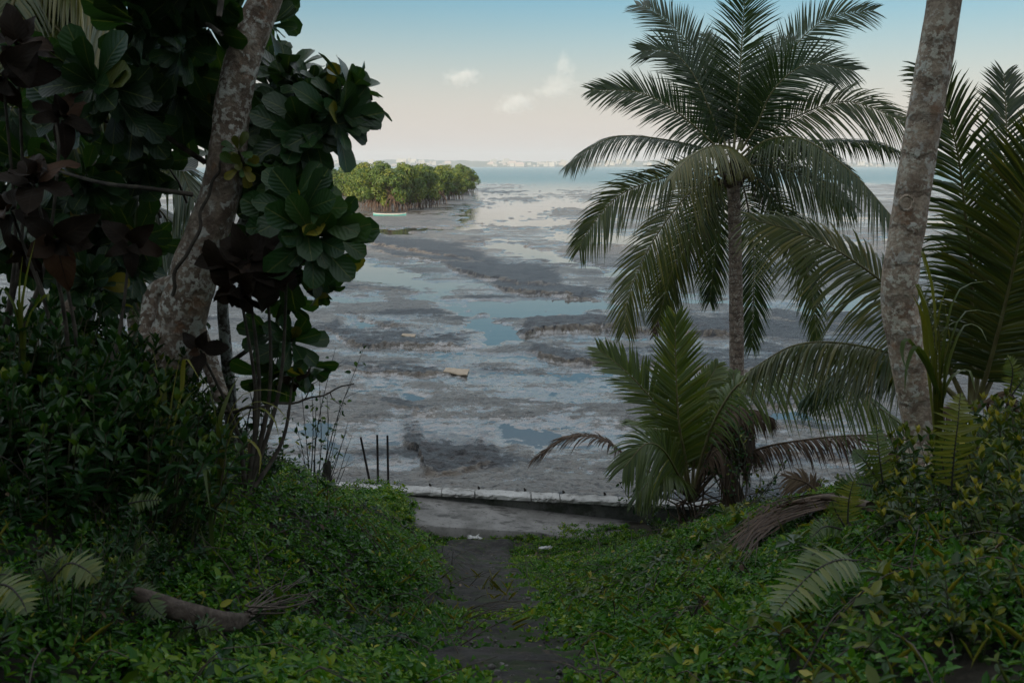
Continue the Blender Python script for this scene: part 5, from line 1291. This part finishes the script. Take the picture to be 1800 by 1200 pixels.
# undergrowth around the young palm
b = P(1300, 880, 12.6); b[2] = bank(b[0], b[1])
twigs('tangled_bush', 'tangled dry stems and small leaves right of the young palm', b, [P(x, y, 12.6 + RNG.normal(0, .25)) for x, y in [(1250, 790), (1280, 740), (1310, 760), (1340, 810), (1370, 830), (1260, 830), (1300, 700), (1330, 770), (1290, 800), (1400, 850), (1235, 800), (1350, 850), (1320, 730), (1275, 780), (1390, 800)]], 14, 'twig', .012)
b = P(1160, 895, 12.9); b[2] = bank(b[0], b[1])
twigs('creeper_sprig', 'leafy yellowish creeper hanging over the wall left of the young palm', b, [P(x, y, 12.9 + RNG.normal(0, .2)) for x, y in [(1100, 800), (1090, 850), (1110, 880), (1140, 850), (1125, 820), (1175, 870), (1150, 900), (1095, 880)]], 14, 'stem', .006)

# fallen brown frond on the right bank
b = P(1400, 895, hit(1400, 895, .1, 8.3)); b[2] = bank(b[0], b[1]) + .1
t = thing('fallen_frond', 'fallen brown palm frond lying folded on the right bank', 'dead frond', b)
for pts, of, L_ in (([(1470, 880), (1420, 878), (1370, 885), (1310, 925), (1265, 985)], [.2, 0, -1.2], .16), ([(1465, 872), (1415, 868), (1360, 876), (1320, 900)], [.3, .1, -.6], .22)):
    pass
def onb(px, py, lift):
    return P(px, py, hit(px, py, lift, 8.3) - .02)
mb = MB()
for i in range(64):
    y0 = RNG.uniform(-1, 1)
    a = onb(1478 + RNG.normal(0, 8), 876 + 11 * y0, .12); m1 = onb(1400 + RNG.normal(0, 14), 888 + 18 * y0, .14 + RNG.uniform(0, .05)); m2 = onb(1340 + RNG.normal(0, 12), 920 + 24 * y0 - 6, .13 + RNG.uniform(0, .05)); e = onb(1285 + RNG.normal(0, 24), 965 + 24 * y0 + RNG.normal(0, 8), .13)
    strap_leaf(mb, [a, m1, m2, e], .020, RNG.uniform(.05, .6), .3, 9)
mb.build('leaflets', M['deadf'], t)
mb = MB(); q = [onb(1530, 890, .14), onb(1478, 876, .18), onb(1440, 874, .17), onb(1395, 882, .18)]
mb.tube(spline(q, 16), np.linspace(.028, .012, 16), 8); mb.build('midrib', M['drach'], t)
for pts, of in (([(1420, 800), (1440, 850), (1470, 875)], [0, 0, 0]),):
    b2_ = P(1450, 880, 8.8); t2 = thing('fallen_frond', 'short upright tuft of a dead yellow brown frond by the mud gap', 'dead frond', (b2_[0], b2_[1], bank(b2_[0], b2_[1])))
    frond(PP([(1455, 890), (1420, 850), (1385, 838)], 8.8, [0, 0, 0]), .28, 30, .5, (0, -.8, .6), 0, .03, .7, True, .1, t2)

# dry palm spathe with its broom of stalks, lower left
DS = 3.95
b = P(330, 1070, DS); b[2] = bank(b[0], b[1]) + .08
t = thing('palm_spathe', 'dry grey brown palm spathe lying in the creeper lower left', 'dead spathe', b)
c = spline([P(q_[0], q_[1], hit(*q_, .21, DS)) for q_ in ((218, 1028), (280, 1047), (345, 1068), (410, 1082), (445, 1079))], 22)
u = np.linspace(0, 1, 22); wdt = np.interp(u, [0, .2, .55, .85, 1], [.03, .06, .08, .05, .012])
mb = MB(); V = []
for i in range(22):
    for a in np.linspace(-2.4, .7, 9):
        V.append(c[i] + np.array((0, -.0, 0)) + np.array((0, math.cos(a) * wdt[i] * -1.0, math.sin(a) * wdt[i])) * (1 + RNG.normal(0, .03)))
ii = (np.arange(21)[:, None] * 9 + np.arange(8)[None]).ravel(); mb.add(V, np.stack((ii, ii + 9, ii + 10, ii + 1), 1), None, .5)
o = mb.build('husk', M['husk'], t); sm = o.modifiers.new('thickness', 'SOLIDIFY'); sm.thickness = .009
b0 = P(435, 1076, hit(435, 1076, .21, DS))
t = thing('dry_flower_stalk', 'broom of thin bare grey stalks beside the dry spathe', 'dead stalks', b0)
for i in range(17):
    e = (RNG.uniform(470, 580), RNG.uniform(1005, 1085)); e = P(*e, hit(*e, RNG.uniform(.2, .27), DS))
    mb = MB(); mb.tube(spline([b0 + RNG.normal(0, .01, 3), (b0 + e) / 2 + RNG.normal(0, .02, 3), e], 10), np.linspace(.0045, .0015, 10), 5, cap=False); mb.build('stalk', M['husk'], t)
# bits of dead leaf on the left bank
for px, py, d, lab in ((480, 905, 7.0, 'grey dried palm fibre caught in the left creeper'), (450, 930, 6.3, 'curled brown dead leaf in the left creeper')):
    c0 = P(px, py, d); c0[2] = bank(c0[0], c0[1]) + .16; mb = MB()
    for i in range(9):
        e = c0 + (RNG.normal(0, .08), RNG.normal(0, .05), RNG.uniform(-.14, .08)); strap_leaf(mb, [c0 + RNG.normal(0, .01, 3), (c0 + e) / 2 + (0, 0, .02), e], .022, RNG.uniform(.6, 1), .3, 6)
    o = mb.build('dead_leaf', M['deadf'], None, c0); tag(o, lab, 'dead leaf')

# ================================================================== AIR AND CLOUDS
def volume_mat(name, dens, col, an=0, noisy=None):
    m, nt = new(name); k = NT(nt)
    v = k.n('VolumePrincipled', i={'Color': col, 'Anisotropy': an}); 
    if noisy: k.set(v, 'Density', noisy(k))
    else: k.set(v, 'Density', dens)
    ou = k.n('OutputMaterial'); nt.links.new(v.outputs[0], ou.inputs['Volume']); return m
mb = MB(); mb.box((0, 2450, 33), (8000, 5300, 72)); o = mb.build('haze', volume_mat('air', .00019, (.86, .90, .97), .0), smooth=False); tag(o, 'thin pale sea haze', kind='stuff'); o.display_type = 'WIRE'

def cloud(lab, puffs, D):
    t0 = P(*puffs[0][:2], D)
    mb = MB(); n = 14
    x0 = min(q[0] - q[2] for q in puffs); x1 = max(q[0] + q[2] for q in puffs); y0 = min(q[1] - q[3] for q in puffs); y1 = max(q[1] + q[3] for q in puffs)
    a, b = P(x0, y1, D), P(x1, y0, D); c = (a + b) / 2; hx, hz = (b[0] - a[0]) / 2 * 1.25, (b[2] - a[2]) / 2 * 1.25; hy = max(hx, hz)
    th = np.linspace(0, np.pi, 13); r = np.sin(th)
    mb.tube(np.stack((0 * th, 0 * th, -np.cos(th)), 1), r + 1e-3, 16)
    V = mb.V[0] * np.array((hx, hy, hz)) * 1.25 + c; mb.V[0] = V
    m, nt = new('cloud_vapour'); k = NT(nt); oc = k.n('TexCoord').outputs['Object']
    best = None
    for px, py, rx, ry in puffs:
        q = P(px, py, D) - c; sx, sz = rx * D / F, ry * D / F
        v = k.n('VectorMath', operation='SUBTRACT', i={0: oc, 1: tuple(q)}).outputs[0]
        v = k.scalev(v, (1 / sx, 1 / max(sx, sz), 1 / sz)); l = k.n('VectorMath', operation='LENGTH', i={0: v}).outputs['Value']
        f = k.math('SUBTRACT', 1.0, l); best = f if best is None else k.math('MAXIMUM', best, f)
    nz = k.noise(oc, 5.5 / (hx + hz), 6, .62)
    de = k.mapr(k.math('ADD', best, k.math('MULTIPLY', k.math('SUBTRACT', nz, .5), 2.3)), .05, .75, 0, 1)
    vol = k.n('VolumePrincipled', i={'Color': (.99, .97, .96), 'Density': k.math('MULTIPLY', de, 1.7 / (hx + hz))})
    ou = k.n('OutputMaterial'); nt.links.new(vol.outputs[0], ou.inputs['Volume'])
    o = mb.build('cloud', m, None, c)
    import bmesh
    bm = bmesh.new(); bm.from_mesh(o.data); bmesh.ops.holes_fill(bm, edges=bm.edges[:]); bmesh.ops.recalc_face_normals(bm, faces=bm.faces[:]); bm.to_mesh(o.data); bm.free(); tag(o, lab, 'cloud', 'small clouds over the bay')
cloud('tallest small cumulus cloud, rising beside the big palm crown', [(992, 112, 22, 24), (986, 150, 34, 26), (975, 160, 40, 14)], 7000)
cloud('small oval cloud at upper centre of the sky', [(812, 138, 36, 16), (825, 132, 20, 14)], 7000)
cloud('small flat bottomed cloud low over the bay, below the oval one', [(910, 182, 36, 20), (900, 190, 36, 12)], 7000)
cloud('faint small cloud just right of the almond leaves', [(642, 150, 22, 16)], 7000)
